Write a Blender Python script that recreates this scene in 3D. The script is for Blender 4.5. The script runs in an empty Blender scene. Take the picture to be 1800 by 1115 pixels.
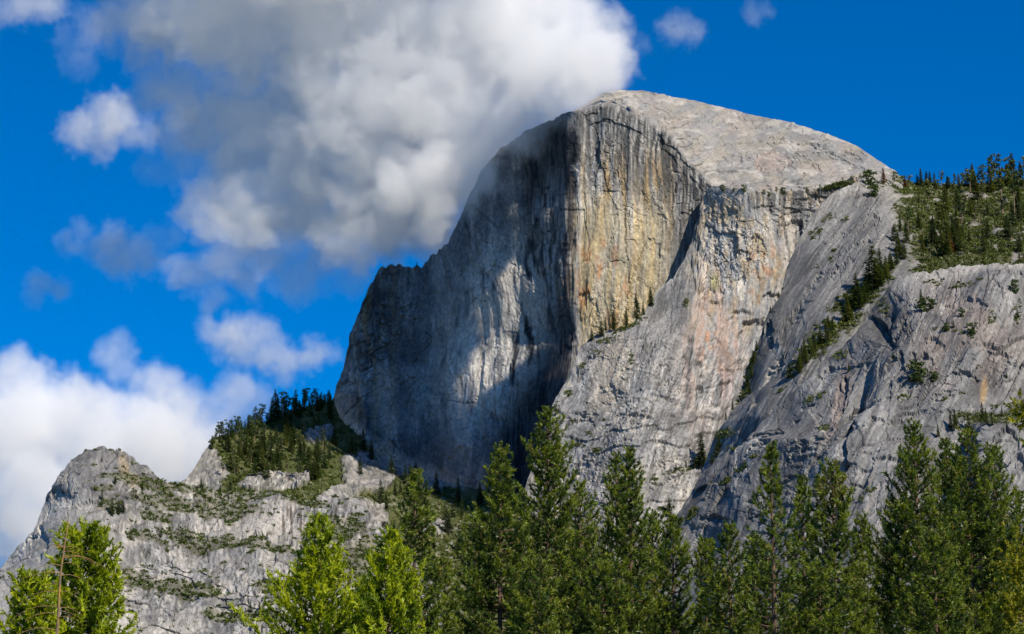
import bpy, math, random
import numpy as np
from mathutils import Vector

# ------------------------------------------------------------------ camera, sky, sun, exposure
scene = bpy.context.scene
PITCH = math.radians(13.5)
KPX = 36.0 / 90.0 / 1800.0            # tangent per photograph pixel (90 mm lens, 36 mm sensor)
CAM_Z = 1.7
cam_data = bpy.data.cameras.new('camera')
cam_data.lens = 90; cam_data.sensor_width = 36
cam_data.clip_start = 0.5; cam_data.clip_end = 120000
cam = bpy.data.objects.new('camera', cam_data)
scene.collection.objects.link(cam)
cam.location = (0, 0, CAM_Z)
cam.rotation_euler = (math.radians(90) + PITCH, 0, 0)
scene.camera = cam

SUN_AZ, SUN_EL = math.radians(40), math.radians(40)     # azimuth counted from behind the camera towards the right
SUN = np.array([math.cos(SUN_EL) * math.sin(SUN_AZ), -math.cos(SUN_EL) * math.cos(SUN_AZ), math.sin(SUN_EL)])
world = bpy.data.worlds.new('World'); scene.world = world
world.use_nodes = True
wn, wl = world.node_tree.nodes, world.node_tree.links
bg = wn['Background']
sky = wn.new('ShaderNodeTexSky'); sky.sky_type = 'NISHITA'; sky.sun_disc = False
sky.sun_elevation = SUN_EL
sky.sun_rotation = math.atan2(SUN[0], SUN[1])
sky.altitude = 2500; sky.air_density = 1.0; sky.dust_density = 0.0; sky.ozone_density = 6.0
grade = wn.new('ShaderNodeHueSaturation')               # the photograph's polarised, saturated blue, over the whole sky
grade.inputs['Hue'].default_value = 0.505
grade.inputs['Saturation'].default_value = 1.5
grade.inputs['Value'].default_value = 1.0
wl.new(sky.outputs['Color'], grade.inputs['Color'])
wl.new(grade.outputs['Color'], bg.inputs['Color'])
bg.inputs['Strength'].default_value = 0.112

sun_data = bpy.data.lights.new('sun', 'SUN')
sun_data.energy = 5.0; sun_data.angle = math.radians(0.53); sun_data.color = (1.0, 0.91, 0.77)
sun = bpy.data.objects.new('sun', sun_data); scene.collection.objects.link(sun)
sun.rotation_euler = Vector(SUN).to_track_quat('Z', 'Y').to_euler()
sun.location = (300, -200, 400)

vs = scene.view_settings
scene.display_settings.display_device = 'sRGB'
vs.view_transform = 'Standard'; vs.look = 'None'; vs.exposure = 0.18; vs.gamma = 1.0
vs.use_curve_mapping = False
cy = scene.cycles
scene.render.engine = 'CYCLES'
cy.use_denoising = True
cy.max_bounces = 10; cy.diffuse_bounces = 3; cy.glossy_bounces = 1; cy.transmission_bounces = 3
cy.volume_bounces = 7; cy.transparent_max_bounces = 6
cy.volume_step_rate = 1.0; cy.volume_max_steps = 256
cy.use_adaptive_sampling = True; cy.adaptive_threshold = 0.02

# ------------------------------------------------------------------ noise (numpy)
_rs = np.random.RandomState(7)
PERM = np.concatenate([_rs.permutation(4096)] * 2).astype(np.int64)
GA = _rs.rand(4096) * 2 * math.pi
GX, GY = np.cos(GA), np.sin(GA)
RV = _rs.rand(4096, 4)
def hash2(i, j, seed=0):
    return PERM[(PERM[(i + seed * 131) & 4095] + (j & 4095)) & 4095]
def perlin(x, y, seed=0):
    xi = np.floor(x).astype(np.int64); yi = np.floor(y).astype(np.int64)
    fx, fy = x - xi, y - yi
    u = fx * fx * fx * (fx * (fx * 6 - 15) + 10); v = fy * fy * fy * (fy * (fy * 6 - 15) + 10)
    def g(i, j, dx, dy):
        h = hash2(xi + i, yi + j, seed)
        return GX[h] * dx + GY[h] * dy
    a = g(0, 0, fx, fy); b = g(1, 0, fx - 1, fy); c = g(0, 1, fx, fy - 1); d = g(1, 1, fx - 1, fy - 1)
    return ((a + (b - a) * u) * (1 - v) + (c + (d - c) * u) * v) * 1.5
def fbm(x, y, octv=4, seed=0, gain=0.5, lac=2.03):
    s = np.zeros_like(x); a = 1.0
    for o in range(octv):
        s += a * perlin(x, y, seed + o * 17); a *= gain; x = x * lac + 13.7; y = y * lac + 7.3
    return s
def ridged(x, y, octv=4, seed=0):
    s = np.zeros_like(x); a = 1.0
    for o in range(octv):
        s += a * (1 - 2 * np.abs(perlin(x, y, seed + o * 17))); a *= 0.5; x = x * 2.03 + 3.1; y = y * 2.03 + 9.2
    return s
def facets(x, y, seed=0, tilt=1.0):
    """Fractured plates: for each point the offset and tilt of its cell, and the distance to the joint."""
    xi = np.floor(x).astype(np.int64); yi = np.floor(y).astype(np.int64)
    best = np.full(x.shape, 9.0); second = np.full(x.shape, 9.0); val = np.zeros(x.shape); rid = np.zeros(x.shape)
    for i in (-1, 0, 1):
        for j in (-1, 0, 1):
            r = RV[hash2(xi + i, yi + j, seed)]
            dx = x - (xi + i + r[..., 0]); dy = y - (yi + j + r[..., 1])
            d = dx * dx + dy * dy
            r2 = RV[hash2(xi + i, yi + j, seed + 5)]
            v = (r[..., 2] - 0.5) + tilt * ((r2[..., 0] - 0.5) * dx + (r2[..., 1] - 0.5) * dy)
            near = d < best
            second = np.where(near, best, np.minimum(second, d))
            val = np.where(near, v, val); rid = np.where(near, r[..., 3], rid)
            best = np.where(near, d, best)
    return val, np.sqrt(second) - np.sqrt(best), rid
def sstep(a, b, x):
    t = np.clip((x - a) / (b - a), 0, 1)
    return t * t * (3 - 2 * t)
def blob(px, py, cx, cy_, rx, ry, soft=0.5, rot=0.0):
    c, s = math.cos(rot), math.sin(rot)
    dx, dy = px - cx, py - cy_
    q = np.sqrt(((c * dx + s * dy) / rx) ** 2 + ((-s * dx + c * dy) / ry) ** 2)
    return 1 - sstep(1 - soft, 1 + soft, q)

# ------------------------------------------------------------------ helpers
CP, SP = math.cos(PITCH), math.sin(PITCH)
def at(px, py, Y):
    """The point at ground distance Y on the line of sight of a photograph pixel (a survey of the view)."""
    px, py, Y = np.broadcast_arrays(np.asarray(px, float), np.asarray(py, float), np.asarray(Y, float))
    a = (px - 900) * KPX; b = (557.5 - py) * KPX
    s = Y / (CP - b * SP)
    return np.stack([a * s, Y, CAM_Z + s * (SP + b * CP)], -1)
def tps(pts):
    """Thin-plate surface through (x, y, value)."""
    P = np.array(pts, float); X = P[:, :2] / 100.0; n = len(P)
    def U(r2): return np.where(r2 > 0, 0.5 * r2 * np.log(np.maximum(r2, 1e-12)), 0)
    r2 = ((X[:, None] - X[None]) ** 2).sum(-1)
    A = np.zeros((n + 3, n + 3)); A[:n, :n] = U(r2) + np.eye(n) * 0.02
    A[:n, n] = 1; A[:n, n + 1:] = X; A[n, :n] = 1; A[n + 1:, :n] = X.T
    w = np.linalg.solve(A, np.concatenate([P[:, 2], np.zeros(3)]))
    def f(x, y):
        x = np.asarray(x, float) / 100.0; y = np.asarray(y, float) / 100.0
        s = w[n] + w[n + 1] * x + w[n + 2] * y
        for k in range(n):
            s = s + w[k] * U((x - X[k, 0]) ** 2 + (y - X[k, 1]) ** 2)
        return s
    return f
def curve(pts):
    P = np.array(sorted(pts), float)
    return lambda x: np.interp(x, P[:, 0], P[:, 1])
def link(o, parent=None):
    scene.collection.objects.link(o)
    if parent is not None: o.parent = parent
    return o
def mesh_from(name, V, F, mat=None, col=None, smooth=False, colname='tint'):
    """V (n,3), F (m,3 or 4) numpy -> mesh."""
    me = bpy.data.meshes.new(name)
    V = np.ascontiguousarray(V, np.float32); F = np.ascontiguousarray(F, np.int32)
    k = F.shape[1]
    me.vertices.add(len(V)); me.vertices.foreach_set('co', V.ravel())
    me.loops.add(F.size); me.loops.foreach_set('vertex_index', F.ravel())
    me.polygons.add(len(F)); me.polygons.foreach_set('loop_start', np.arange(0, F.size, k, dtype=np.int32))
    me.polygons.foreach_set('use_smooth', np.full(len(F), bool(smooth)))
    if col is not None:
        c = np.ones((len(V), 4), np.float32); c[:, :col.shape[1]] = col
        at_ = me.color_attributes.new(colname, 'FLOAT_COLOR', 'POINT'); at_.data.foreach_set('color', c.ravel())
    me.update(calc_edges=True); me.validate()
    if mat: me.materials.append(mat)
    return me
def tag(o, label=None, cat=None, group=None, kind=None):
    if label: o['label'] = label
    if cat: o['category'] = cat
    if group: o['group'] = group
    if kind: o['kind'] = kind
    return o
def new_mat(name):
    m = bpy.data.materials.new(name); m.use_nodes = True
    nt = m.node_tree
    return m, nt, nt.nodes['Principled BSDF'], nt.nodes['Material Output']

# ------------------------------------------------------------------ rock material
def rock_material(name, grain=1.0, bump=1.0):
    m, nt, b, out = new_mat(name)
    N, L = nt.nodes, nt.links
    at_ = N.new('ShaderNodeAttribute'); at_.attribute_name = 'tint'
    tc = N.new('ShaderNodeTexCoord')
    n1 = N.new('ShaderNodeTexNoise'); n1.inputs['Scale'].default_value = 0.22 * grain; n1.inputs['Detail'].default_value = 5; n1.inputs['Roughness'].default_value = 0.65
    mp = N.new('ShaderNodeMapping'); mp.inputs['Scale'].default_value = (1, 1, 0.6)
    L.new(tc.outputs['Object'], mp.inputs['Vector']); L.new(mp.outputs['Vector'], n1.inputs['Vector'])
    r = N.new('ShaderNodeMapRange'); r.inputs['From Min'].default_value = 0.3; r.inputs['From Max'].default_value = 0.7
    r.inputs['To Min'].default_value = 0.72; r.inputs['To Max'].default_value = 1.25
    L.new(n1.outputs['Fac'], r.inputs['Value'])
    mix = N.new('ShaderNodeVectorMath'); mix.operation = 'SCALE'
    L.new(at_.outputs['Color'], mix.inputs[0]); L.new(r.outputs['Result'], mix.inputs['Scale'])
    L.new(mix.outputs['Vector'], b.inputs['Base Color'])
    bp = N.new('ShaderNodeBump'); bp.inputs['Strength'].default_value = 0.2 * bump; bp.inputs['Distance'].default_value = 2.0
    L.new(n1.outputs['Fac'], bp.inputs['Height']); L.new(bp.outputs['Normal'], b.inputs['Normal'])
    b.inputs['Roughness'].default_value = 0.92
    b.inputs['Specular IOR Level'].default_value = 0.15
    return m
M_ROCK = rock_material('granite')

GREY = np.array([0.30, 0.295, 0.285]); DARK = np.array([0.080, 0.079, 0.078]); MID = np.array([0.182, 0.178, 0.172])
PALE = np.array([0.46, 0.43, 0.38]); OCHRE = np.array([0.42, 0.31, 0.155]); ORANGE = np.array([0.42, 0.20, 0.085])
PINK = np.array([0.42, 0.30, 0.245]); WHITE = np.array([0.60, 0.56, 0.49]); SOIL = np.array([0.055, 0.06, 0.02]); YELLOW = np.array([.42,.40,.13])
def mixc(c, target, w):
    w = np.clip(w, 0, 1)[..., None]
    return c * (1 - w) + target * w

class Layer:
    """One rock mass: a surveyed surface from its skyline down to where it goes behind the next mass, with its back side."""
    def __init__(s, x0, x1, top, bottom, depth, step=2.0, rows=None, jag=0.0, seed=0, jf=9.0):
        nx = int((x1 - x0) / step) + 1
        xs = np.linspace(x0, x1, nx)
        t_ = top(xs) if callable(top) else top
        s.top_smooth = t_.copy()
        t_ = t_ + jag * (1 + (seed == 1) * (1.0 * sstep(860, 800, xs) - 0.65 * sstep(1020, 1060, xs))) * (fbm(xs / jf, xs * 0 + seed * 3.3, 4, seed + 3) + 0.8 * facets(xs / (jf * 1.7), xs * 0 + 5.5, seed + 9, 1.2)[0])
        b_ = np.maximum(bottom(xs), t_ + 12)
        ny = rows or int((b_ - t_).max() / step) + 1
        T = np.linspace(0, 1, ny)[:, None] ** 1.08
        s.px = np.broadcast_to(xs[None], (ny, nx)).copy()
        s.py = t_[None] * (1 - T) + b_[None] * T
        s.t = np.broadcast_to(T, (ny, nx)); s.nx, s.ny = nx, ny
        s.top = t_
        s.Y = depth(s.px, s.py, s)
        s.base = at(s.px, s.py, s.Y)
        g1 = np.gradient(s.base, axis=1); g0 = np.gradient(s.base, axis=0)
        n = np.cross(g0, g1); n /= np.linalg.norm(n, axis=-1, keepdims=True) + 1e-9
        flip = (n * s.base).sum(-1, keepdims=True) > 0
        n = np.where(flip, -n, n)
        for _ in range(6):                      # soft normals
            m = n.copy(); m[1:] += n[:-1]; m[:-1] += n[1:]; m[:, 1:] += n[:, :-1]; m[:, :-1] += n[:, 1:]
            n = m / (np.linalg.norm(m, axis=-1, keepdims=True) + 1e-9)
        s.n = n
    def displace(s, d):
        edge = 0.45 + 0.55 * sstep(0, 0.04, s.t)
        s.P = s.base + s.n * (d * edge)[..., None]
    def normals(s):
        g1 = np.gradient(s.P, axis=1); g0 = np.gradient(s.P, axis=0)
        n = np.cross(g0, g1); n /= np.linalg.norm(n, axis=-1, keepdims=True) + 1e-9
        return np.where((n * s.P).sum(-1, keepdims=True) > 0, -n, n)
    def build(s, name, col, back=((30, -3), (90, -20), (200, -90), (420, -300), (700, -900)), mat=None):
        P, C = s.P, col
        rows, cols = [], []
        for (dy, dz) in reversed(back):         # the far side, falling away behind the skyline
            r = P[0].copy(); r[:, 1] += dy; r[:, 0] += dy * r[:, 0] / r[:, 1]; r[:, 2] += dz + dy * 0.12 * (dy < 100)
            rows.append(r); cols.append(C[0])
        P = np.concatenate([np.array(rows), P]); C = np.concatenate([np.array(cols), C])
        ny, nx = P.shape[:2]
        idx = np.arange(ny * nx).reshape(ny, nx)
        F = np.stack([idx[:-1, :-1], idx[1:, :-1], idx[1:, 1:], idx[:-1, 1:]], -1).reshape(-1, 4)
        me = mesh_from(name, P.reshape(-1, 3), F, mat or M_ROCK, C.reshape(-1, 3), smooth=False)
        o = link(bpy.data.objects.new(name, me)); o['kind'] = 'structure'
        return o
    def pick(s, px, py):
        """The surface point seen at a photograph pixel of this mass."""
        i = int(np.clip(round((px - s.px[0, 0]) / (s.px[0, -1] - s.px[0, 0]) * (s.nx - 1)), 0, s.nx - 1))
        j = int(np.clip(np.searchsorted(s.py[:, i], py), 0, s.ny - 1))
        return s.P[j, i]

def rockdisp(u, v, seed, big=16, plate=5.0, small=2.0, fine=0.8, ax=34.0, ay=70.0, shear=0.0, warp=3.0, grain=1.0):
    """Relief of jointed granite over surface coordinates in metres; shear leans the joints.
    Returns relief, joint closeness, brokenness, and the weathering tone of each plate."""
    u0 = u + shear * v
    uu = u0 + warp * fbm(u / 24, v / 24, 3, seed); vv = v + warp * fbm(u / 24 + 9, v / 24, 3, seed + 40)
    d = big * fbm(u0 / 190, v / 230, 3, seed + 1)
    p1, e1, r1 = facets(uu / ax, vv / ay, seed + 2, 1.3)
    p2, e2, r2 = facets(uu / (ax * 0.42), vv / (ay * 0.36), seed + 3, 1.7)
    p3, e3, r3 = facets(uu / (ax * 0.20), vv / (ay * 0.14), seed + 4, 1.9)
    p4, e4, r4 = facets(uu / (ax * 0.10), vv / (ay * 0.075), seed + 7, 1.9)
    am = sstep(-0.45, 0.55, fbm(u / 100, v / 100, 3, seed + 6))    # some faces are clean, some are broken
    d = d + 0.5 * plate * p1 * (0.4 + 0.8 * am) + 0.62 * small * p2 * (0.2 + am) + 0.9 * fine * p3 * (0.25 + am) + 0.7 * fine * p4 * (0.2 + am)
    d = d + fine * 0.4 * fbm(uu / 5, vv / 8, 2, seed + 8)
    crack = np.maximum.reduce([0.8 * (1 - sstep(0.0, 0.05, e1)) * (r1 > 0.55), 0.9 * (1 - sstep(0.0, 0.09, e2)) * (r2 > 0.62) * (0.3 + am), 0.7 * (1 - sstep(0.0, 0.16, e3)) * (r3 > 0.66) * am])
    d = d - crack * small * 0.5
    tone = 0.86 + 0.28 * r2 * (0.4 + 0.6 * am) + grain * (0.26 * (r3 - 0.5) + 0.30 * (r4 - 0.5) * (0.4 + am)) + 0.2 * (r1 - 0.5)
    tone = tone * (1 + 0.22 * grain * fbm(u / 4.3, v / 5.5, 2, seed + 12))
    # fresh bright edges beside the joints
    tone = tone + 0.22 * (sstep(0.05, 0.10, e2) - sstep(0.10, 0.22, e2)) * (r2 > 0.5) * am
    return d, crack, am, tone, r2
def drips(u, v, seed, w=7.0, h=90.0):
    """Water streaks: each starts at some ledge and fades downward."""
    x = u / w + 1.1 * fbm(u / 40, v / 160, 2, seed + 3); xi = np.floor(x).astype(np.int64)
    off = RV[hash2(xi, xi * 0, seed)][..., 0] * 7
    y = v / h + off; yi = np.floor(y).astype(np.int64)
    r = RV[hash2(xi, yi, seed + 1)]
    fy = y - yi; fx = x - xi
    prof = sstep(0, 0.28, fx) * sstep(1, 0.72, fx)
    return prof * r[..., 0] * sstep(0.0, 0.04, fy) * (1 - sstep(0.35 + 0.6 * r[..., 1], 1.0, fy)) * (r[..., 2] > 0.35)
def flake(px, py, cx, cy_, rx, ry, depth, rot=0.0, seed=0):
    """A fallen flake: deep under its sharp upper arch, feathering out below."""
    out = np.zeros_like(px); rr = 1.35 * max(rx, ry) + 4
    i0, i1 = np.searchsorted(px[0], [cx - rr, cx + rr])
    if i1 <= i0: return out
    mid = py[:, (i0 + i1 - 1) // 2]
    j0, j1 = np.searchsorted(mid, [cy_ - rr * 1.6 - 10, cy_ + rr * 1.6 + 10])
    x, y = px[j0:j1, i0:i1], py[j0:j1, i0:i1]
    wx = x + 0.28 * rx * fbm(x / (rx * 0.4 + 3), y / (ry * 0.4 + 3), 3, seed + 77); wy = y + 0.28 * ry * fbm(x / (rx * 0.4 + 3) + 5, y / (ry * 0.4 + 3), 3, seed + 78)
    c, s = math.cos(rot), math.sin(rot)
    a = (c * (wx - cx) + s * (wy - cy_)) / rx; b = (-s * (wx - cx) + c * (wy - cy_)) / ry
    q = np.maximum(np.sqrt(a * a + b * b), 0.78 * (np.abs(a) + np.abs(b)))
    out[j0:j1, i0:i1] = -0.75 * depth * (1 - sstep(0.9, 1.05, q)) * np.clip(0.5 - 0.5 * b, 0, 1) ** 1.2
    return out

# ------------------------------------------------------------------ the great dome: cut face, brow and rounded top
dome_top = curve([(560, 735), (575, 722), (590, 688), (602, 650), (618, 600), (630, 560), (645, 512), (668, 470), (685, 466), (715, 464), (742, 469), (760, 450), (790, 425),
                  (803, 400), (815, 372), (826, 345), (845, 300), (880, 262), (930, 228), (980, 205), (1030, 184), (1062, 163), (1090, 159), (1130, 160), (1200, 173), (1260, 187), (1330, 204),
                  (1380, 213), (1405, 220), (1460, 236), (1505, 256), (1540, 281), (1572, 303), (1600, 325), (1640, 350)])
dome_bot = curve([(560, 760), (590, 765), (650, 812), (720, 855), (800, 885), (950, 900), (1000, 760), (1040, 660), (1150, 600), (1260, 500), (1290, 420), (1400, 400), (1640, 400)])
brow = curve([(900, 100), (985, 190), (1015, 199), (1060, 192), (1100, 201), (1140, 220), (1180, 247), (1212, 287), (1238, 318), (1260, 335), (1400, 360), (1640, 400)])
xprof = curve([(540, 4800), (600, 4700), (640, 4655), (662, 4660), (700, 4640), (760, 4640), (800, 4610), (840, 4590), (898, 4546), (918, 4530), (998, 4402), (1014, 4392), (1045, 4386), (1080, 4379), (1150, 4372), (1225, 4368), (1700, 4300)])
def dome_depth(px, py, L):
    f = xprof(px + 10 * perlin(py / 90, py * 0, 3)) + (850 - py) * 0.13
    f = f + 26 * sstep(560, 860, py) * -1.0
    f = f - 40 * blob(px, py, 870, 640, 90, 200, 0.8)             # the bulge of pale rock low on the face
    br = np.maximum(brow(px), L.top_smooth[None] - 2)
    h = np.clip((br - py) / np.maximum(br - L.top_smooth[None], 3), 0, 1)
    D = np.interp(px, [960, 1000, 1060, 1100, 1250, 1400, 1560, 1640], [0, 120, 420, 560, 560, 480, 220, 100])
    g = D * (0.5 * h + 0.5 * (1 - np.sqrt(np.clip(1 - h * h, 0, 1))))
    return f + g
dome = Layer(560, 1640, dome_top, dome_bot, dome_depth, step=2.0, jag=2.2, seed=1)
px, py = dome.px, dome.py
br = brow(px); above = sstep(6, -10, br - 0 - py) ; above = 1 - above          # 1 on the rounded top
above = sstep(-3, 12, br - py) * sstep(985, 1020, px)
wu = px + 9 * fbm(px / 60, py / 120, 2, 21)
flute = fbm(wu / 9, py / 160, 3, 22) * 1.1 + fbm(wu / 26, py / 300, 2, 23) * 3.2 + fbm(wu / 3.6, py / 90, 2, 24) * 0.35
dd, crack, am, toneF, r2 = rockdisp(px, py, 30, big=14, plate=6, small=2.6, fine=1.3, ax=44, ay=120)
face = dd * 0.9 + flute
# left, broken part of the face
left = sstep(820, 700, px)
dl, crl, aml, toneL, _ = rockdisp(px, py, 60, big=10, plate=9, small=5.5, fine=2.2, ax=36, ay=58, shear=0.25)
face = face * (1 - left) + (dl + flute * 0.5) * left
# overlapping shells (exfoliation) along the brow and over the top
hb = br - py
nar = 11 * fbm(px / 50, py / 34, 4, 41)
shell = np.zeros_like(px)
for (h0, h1, dep) in ((-22, -6, 3.0), (-4, 10, 3.2), (9, 24, 3.2), (20, 40, 2.6), (36, 64, 2.2)):
    q = (hb + nar * (1 + h0 / 40) - h0) / (h1 - h0)
    shell = shell + dep * np.clip(1 - q, 0, 1) * (q > 0) * sstep(0.0, 0.06, q) * sstep(-0.15, 0.2, fbm(px / 40, py / 60 + h0, 2, 42))
shell = shell * sstep(1005, 1050, px) * sstep(1330, 1240, px)
topd = 0.8 * fbm((px + 1.5 * py) / 30, py / 16, 3, 43) + 0.4 * facets((px + py) / 26, (py - 0.2 * px) / 10, 44, 1.5)[0] + 5 * fbm(px / 150, py / 80, 2, 45)
stepq = sstep(0.34, 0.38, fbm((px - 0.6 * py) / 85, (py + 0.18 * px) / 20, 4, 47)) * 3.2       # broken flakes on the shell
d = face * (1 - above) + (topd + stepq) * above + shell
wob_ = 6 * fbm(px / 14, py / 14, 3, 48)
ov = 1 - sstep(0.88, 1.0, np.sqrt(((px + wob_ - 1357) / 34) ** 2 + ((py + wob_ * .7 - 284) / 19) ** 2))
d = d - 3.0 * ov
for k in range(44):
    q = RV[k + 700]
    fx_, fy_ = 1060 + 480 * q[0], 0.0
    fy_ = float(dome_top(fx_)) + 12 + q[1] * max(8.0, float(brow(fx_) - dome_top(fx_)) - 20)
    d = d + flake(px, py, fx_, fy_, 10 + 26 * q[2], 4 + 7 * q[3], 3.6, 0.25 + 0.5 * q[1], k + 400)
# arches and the pillar joint on the face
for k, (cx, cyy, rx, ry, a0, ro) in enumerate(((802, 832, 22, 44, 7, 0), (1032, 548, 22, 34, 6, -0.2), (1140, 470, 22, 50, 5, 0.2), (735, 640, 18, 10, 4, 0), (742, 672, 14, 8, 4, 0), (760, 560, 30, 50, 5, 0.2), (700, 610, 24, 60, 6, -0.2), (1085, 470, 20, 12, 3, -0.3),
                                            (1075, 340, 24, 7, 3, 0.1), (1160, 400, 14, 30, 4, 0), (960, 520, 20, 50, 4, 0), (820, 500, 22, 44, 4, 0.2), (1050, 620, 20, 24, 5, 0), (1110, 430, 12, 8, 3, 0.3), (680, 520, 18, 50, 6, 0), (880, 420, 26, 60, 4, 0.1))):
    d = d + flake(px, py, cx, cyy, rx, ry, a0, ro, k)
dome.displace(d)
# water stains, lichen, ochre, fresh scars; shade and sunlight painted in where marked
drip = np.maximum(drips(px, py, 5, 5.5, 110), 0.9 * drips(px, py, 9, 11, 170)); drip = np.maximum(drip, 0.8 * drips(px, py, 13, 3.4, 60))
streak = 0.55 * fbm(wu / 5.0, py / 210, 4, 71) + 0.9 * (drip - 0.30); streak2 = fbm(wu / 16, py / 260, 3, 72); blot = fbm(px / 90, py / 110, 4, 73)
c = np.broadcast_to(GREY, px.shape + (3,)).copy()
oc = sstep(-0.35, 0.35, streak2 + 0.5 * blot) * sstep(985, 1030, px) * sstep(230, 330, py) * sstep(1225, 1150, px)
c = mixc(c, OCHRE * np.array([1.06, 1.0, 0.92]), oc * 0.95)
c = mixc(c, PALE * np.array([1.06, 0.94, 0.64]), sstep(1005, 1030, px) * sstep(1210, 1150, px) * sstep(300, 400, py) * 0.65)
c = mixc(c, PALE, sstep(0.05, 0.5, fbm(wu / 22, py / 200, 3, 77)) * sstep(1000, 1040, px) * 0.55)
c = mixc(c, ORANGE, sstep(0.18, 0.5, fbm(wu / 20, py / 60, 3, 78)) * blob(px, py, 1050, 500, 60, 90, 0.6) * 0.7)
darkup = sstep(430, 230, py) * sstep(1235, 1180, np.abs(px - 1110) + 1110)
c = mixc(c, DARK, sstep(0.0, 0.35, streak + 0.2 * darkup) * (0.18 + 0.75 * darkup) * (1 - 0.7 * left) * 0.9)
c = mixc(c, DARK * 1.2, sstep(1130, 1215, px) * sstep(-0.2, 0.3, streak + 0.3 * blot) * 0.75 * sstep(560, 420, py))
c = mixc(c, DARK * 0.9, blob(px, py, 1190, 300, 40, 90, 0.6, -0.5) * sstep(-0.3, 0.2, streak) * 0.8)
COOLD = np.array([0.078, 0.081, 0.088]); COOLM = np.array([0.150, 0.155, 0.164])  # cool copies of the rock tones, painting the blue shade of the left face
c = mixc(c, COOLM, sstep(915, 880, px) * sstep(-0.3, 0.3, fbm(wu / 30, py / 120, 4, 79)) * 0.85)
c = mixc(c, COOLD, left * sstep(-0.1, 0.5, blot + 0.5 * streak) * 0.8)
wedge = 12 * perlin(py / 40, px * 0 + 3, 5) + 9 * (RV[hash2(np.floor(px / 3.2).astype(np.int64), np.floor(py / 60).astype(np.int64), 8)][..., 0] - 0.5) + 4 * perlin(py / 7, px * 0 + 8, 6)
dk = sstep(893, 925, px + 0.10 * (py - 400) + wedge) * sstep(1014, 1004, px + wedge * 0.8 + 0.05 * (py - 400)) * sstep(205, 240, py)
sliver = sstep(0.05, 0.25, drips(px, py, 61, 5, 75) + 0.3 * drips(px, py, 63, 10, 60)) * blob(px, py, 968, 420, 34, 110, 0.5)  # gaps in the band, painted as slivers of grazing sunlight
c = mixc(c, DARK * np.array([0.36, 0.38, 0.45]), dk * (0.80 + 0.2 * sstep(0.2, -0.1, streak)) * (1 - 0.9 * sliver))  # black stain, deepened to carry the shade of the band
c = mixc(c, OCHRE * 0.7, sstep(720, 640, px) * sstep(0.1, 0.5, streak2) * 0.6)
c = mixc(c, PALE * 1.22, blob(px, py, 868, 590, 80, 170, 0.5, 0.32) * sstep(-0.6, 0.0, fbm(wu / 14, py / 70, 3, 83)) * 0.9)  # pale rock, lightened further to paint the sunlit patch
c = mixc(c, PALE * 0.9, sstep(25, 0, dome_bot(px) - 30 - py) * 0 + sstep(-22, 2, py - (dome_bot(px) - 38)) * sstep(840, 800, px) * 0.7)
topc = mixc(np.broadcast_to(PALE * np.array([0.66, 0.65, 0.63]), px.shape + (3,)), GREY * 0.86, sstep(-0.4, 0.4, fbm((px + py * .6) / 30, py / 34, 4, 84)))
topc = mixc(topc, MID, sstep(0.05, 0.6, fbm((px - py * .4) / 9, py / 60, 3, 85)) * 0.35)
topc = mixc(topc, PINK * 1.05, sstep(0.0, 0.6, fbm(px / 60, py / 40, 3, 86)) * 0.16)
topc = mixc(topc, PINK * 0.8, ov * 0.4)
topc = mixc(topc, MID * 1.1, sstep(0.2, 0.7, drips(px - 0.9 * (py - 160), py, 95, 6, 40)) * 0.45)
topc = mixc(topc, MID * 0.9, sstep(0.1, 0.5, fbm(px / 60, py / 26, 4, 96)) * sstep(1150, 1400, px) * 0.5)
seam = np.zeros_like(px)
for k, h0 in enumerate((3, 13, 25, 40, 58)):
    seam = np.maximum(seam, (1 - sstep(0.5, 1.6, np.abs(hb + nar * 0.8 - h0))) * sstep(-0.1, 0.15, fbm(px / 34, py / 50 + 3.3 * k, 2, 142)) * sstep(1030, 1060, px) * sstep(1340, 1250, px))
wl1 = np.abs(fbm((px - 0.7 * py) / 80, (py + 0.22 * px) / 17, 3, 143)); wl2 = np.abs(fbm((px + 0.9 * py) / 26, (py - 0.2 * px) / 60, 3, 144))
seam = np.maximum(seam, (1 - sstep(0.012, 0.035, wl1)) * sstep(0.0, 0.25, fbm(px / 60, py / 40, 2, 145)) * 0.8)
seam = np.maximum(seam, (1 - sstep(0.010, 0.03, wl2)) * sstep(0.05, 0.3, fbm(px / 50, py / 50, 2, 146)) * 0.5)
topc = mixc(topc, DARK * 1.2, seam * 0.75)
topc = mixc(topc, PALE * 0.95, sstep(0.25, 0.5, fbm((px - 0.5 * py) / 40, py / 14, 3, 87)) * 0.6)
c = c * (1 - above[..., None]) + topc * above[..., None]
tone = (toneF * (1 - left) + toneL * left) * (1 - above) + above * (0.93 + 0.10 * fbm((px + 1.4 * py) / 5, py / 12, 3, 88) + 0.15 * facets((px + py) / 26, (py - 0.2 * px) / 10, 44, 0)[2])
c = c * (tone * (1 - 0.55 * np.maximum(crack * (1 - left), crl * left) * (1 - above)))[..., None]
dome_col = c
dome.build('granite_mountain', c)

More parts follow.
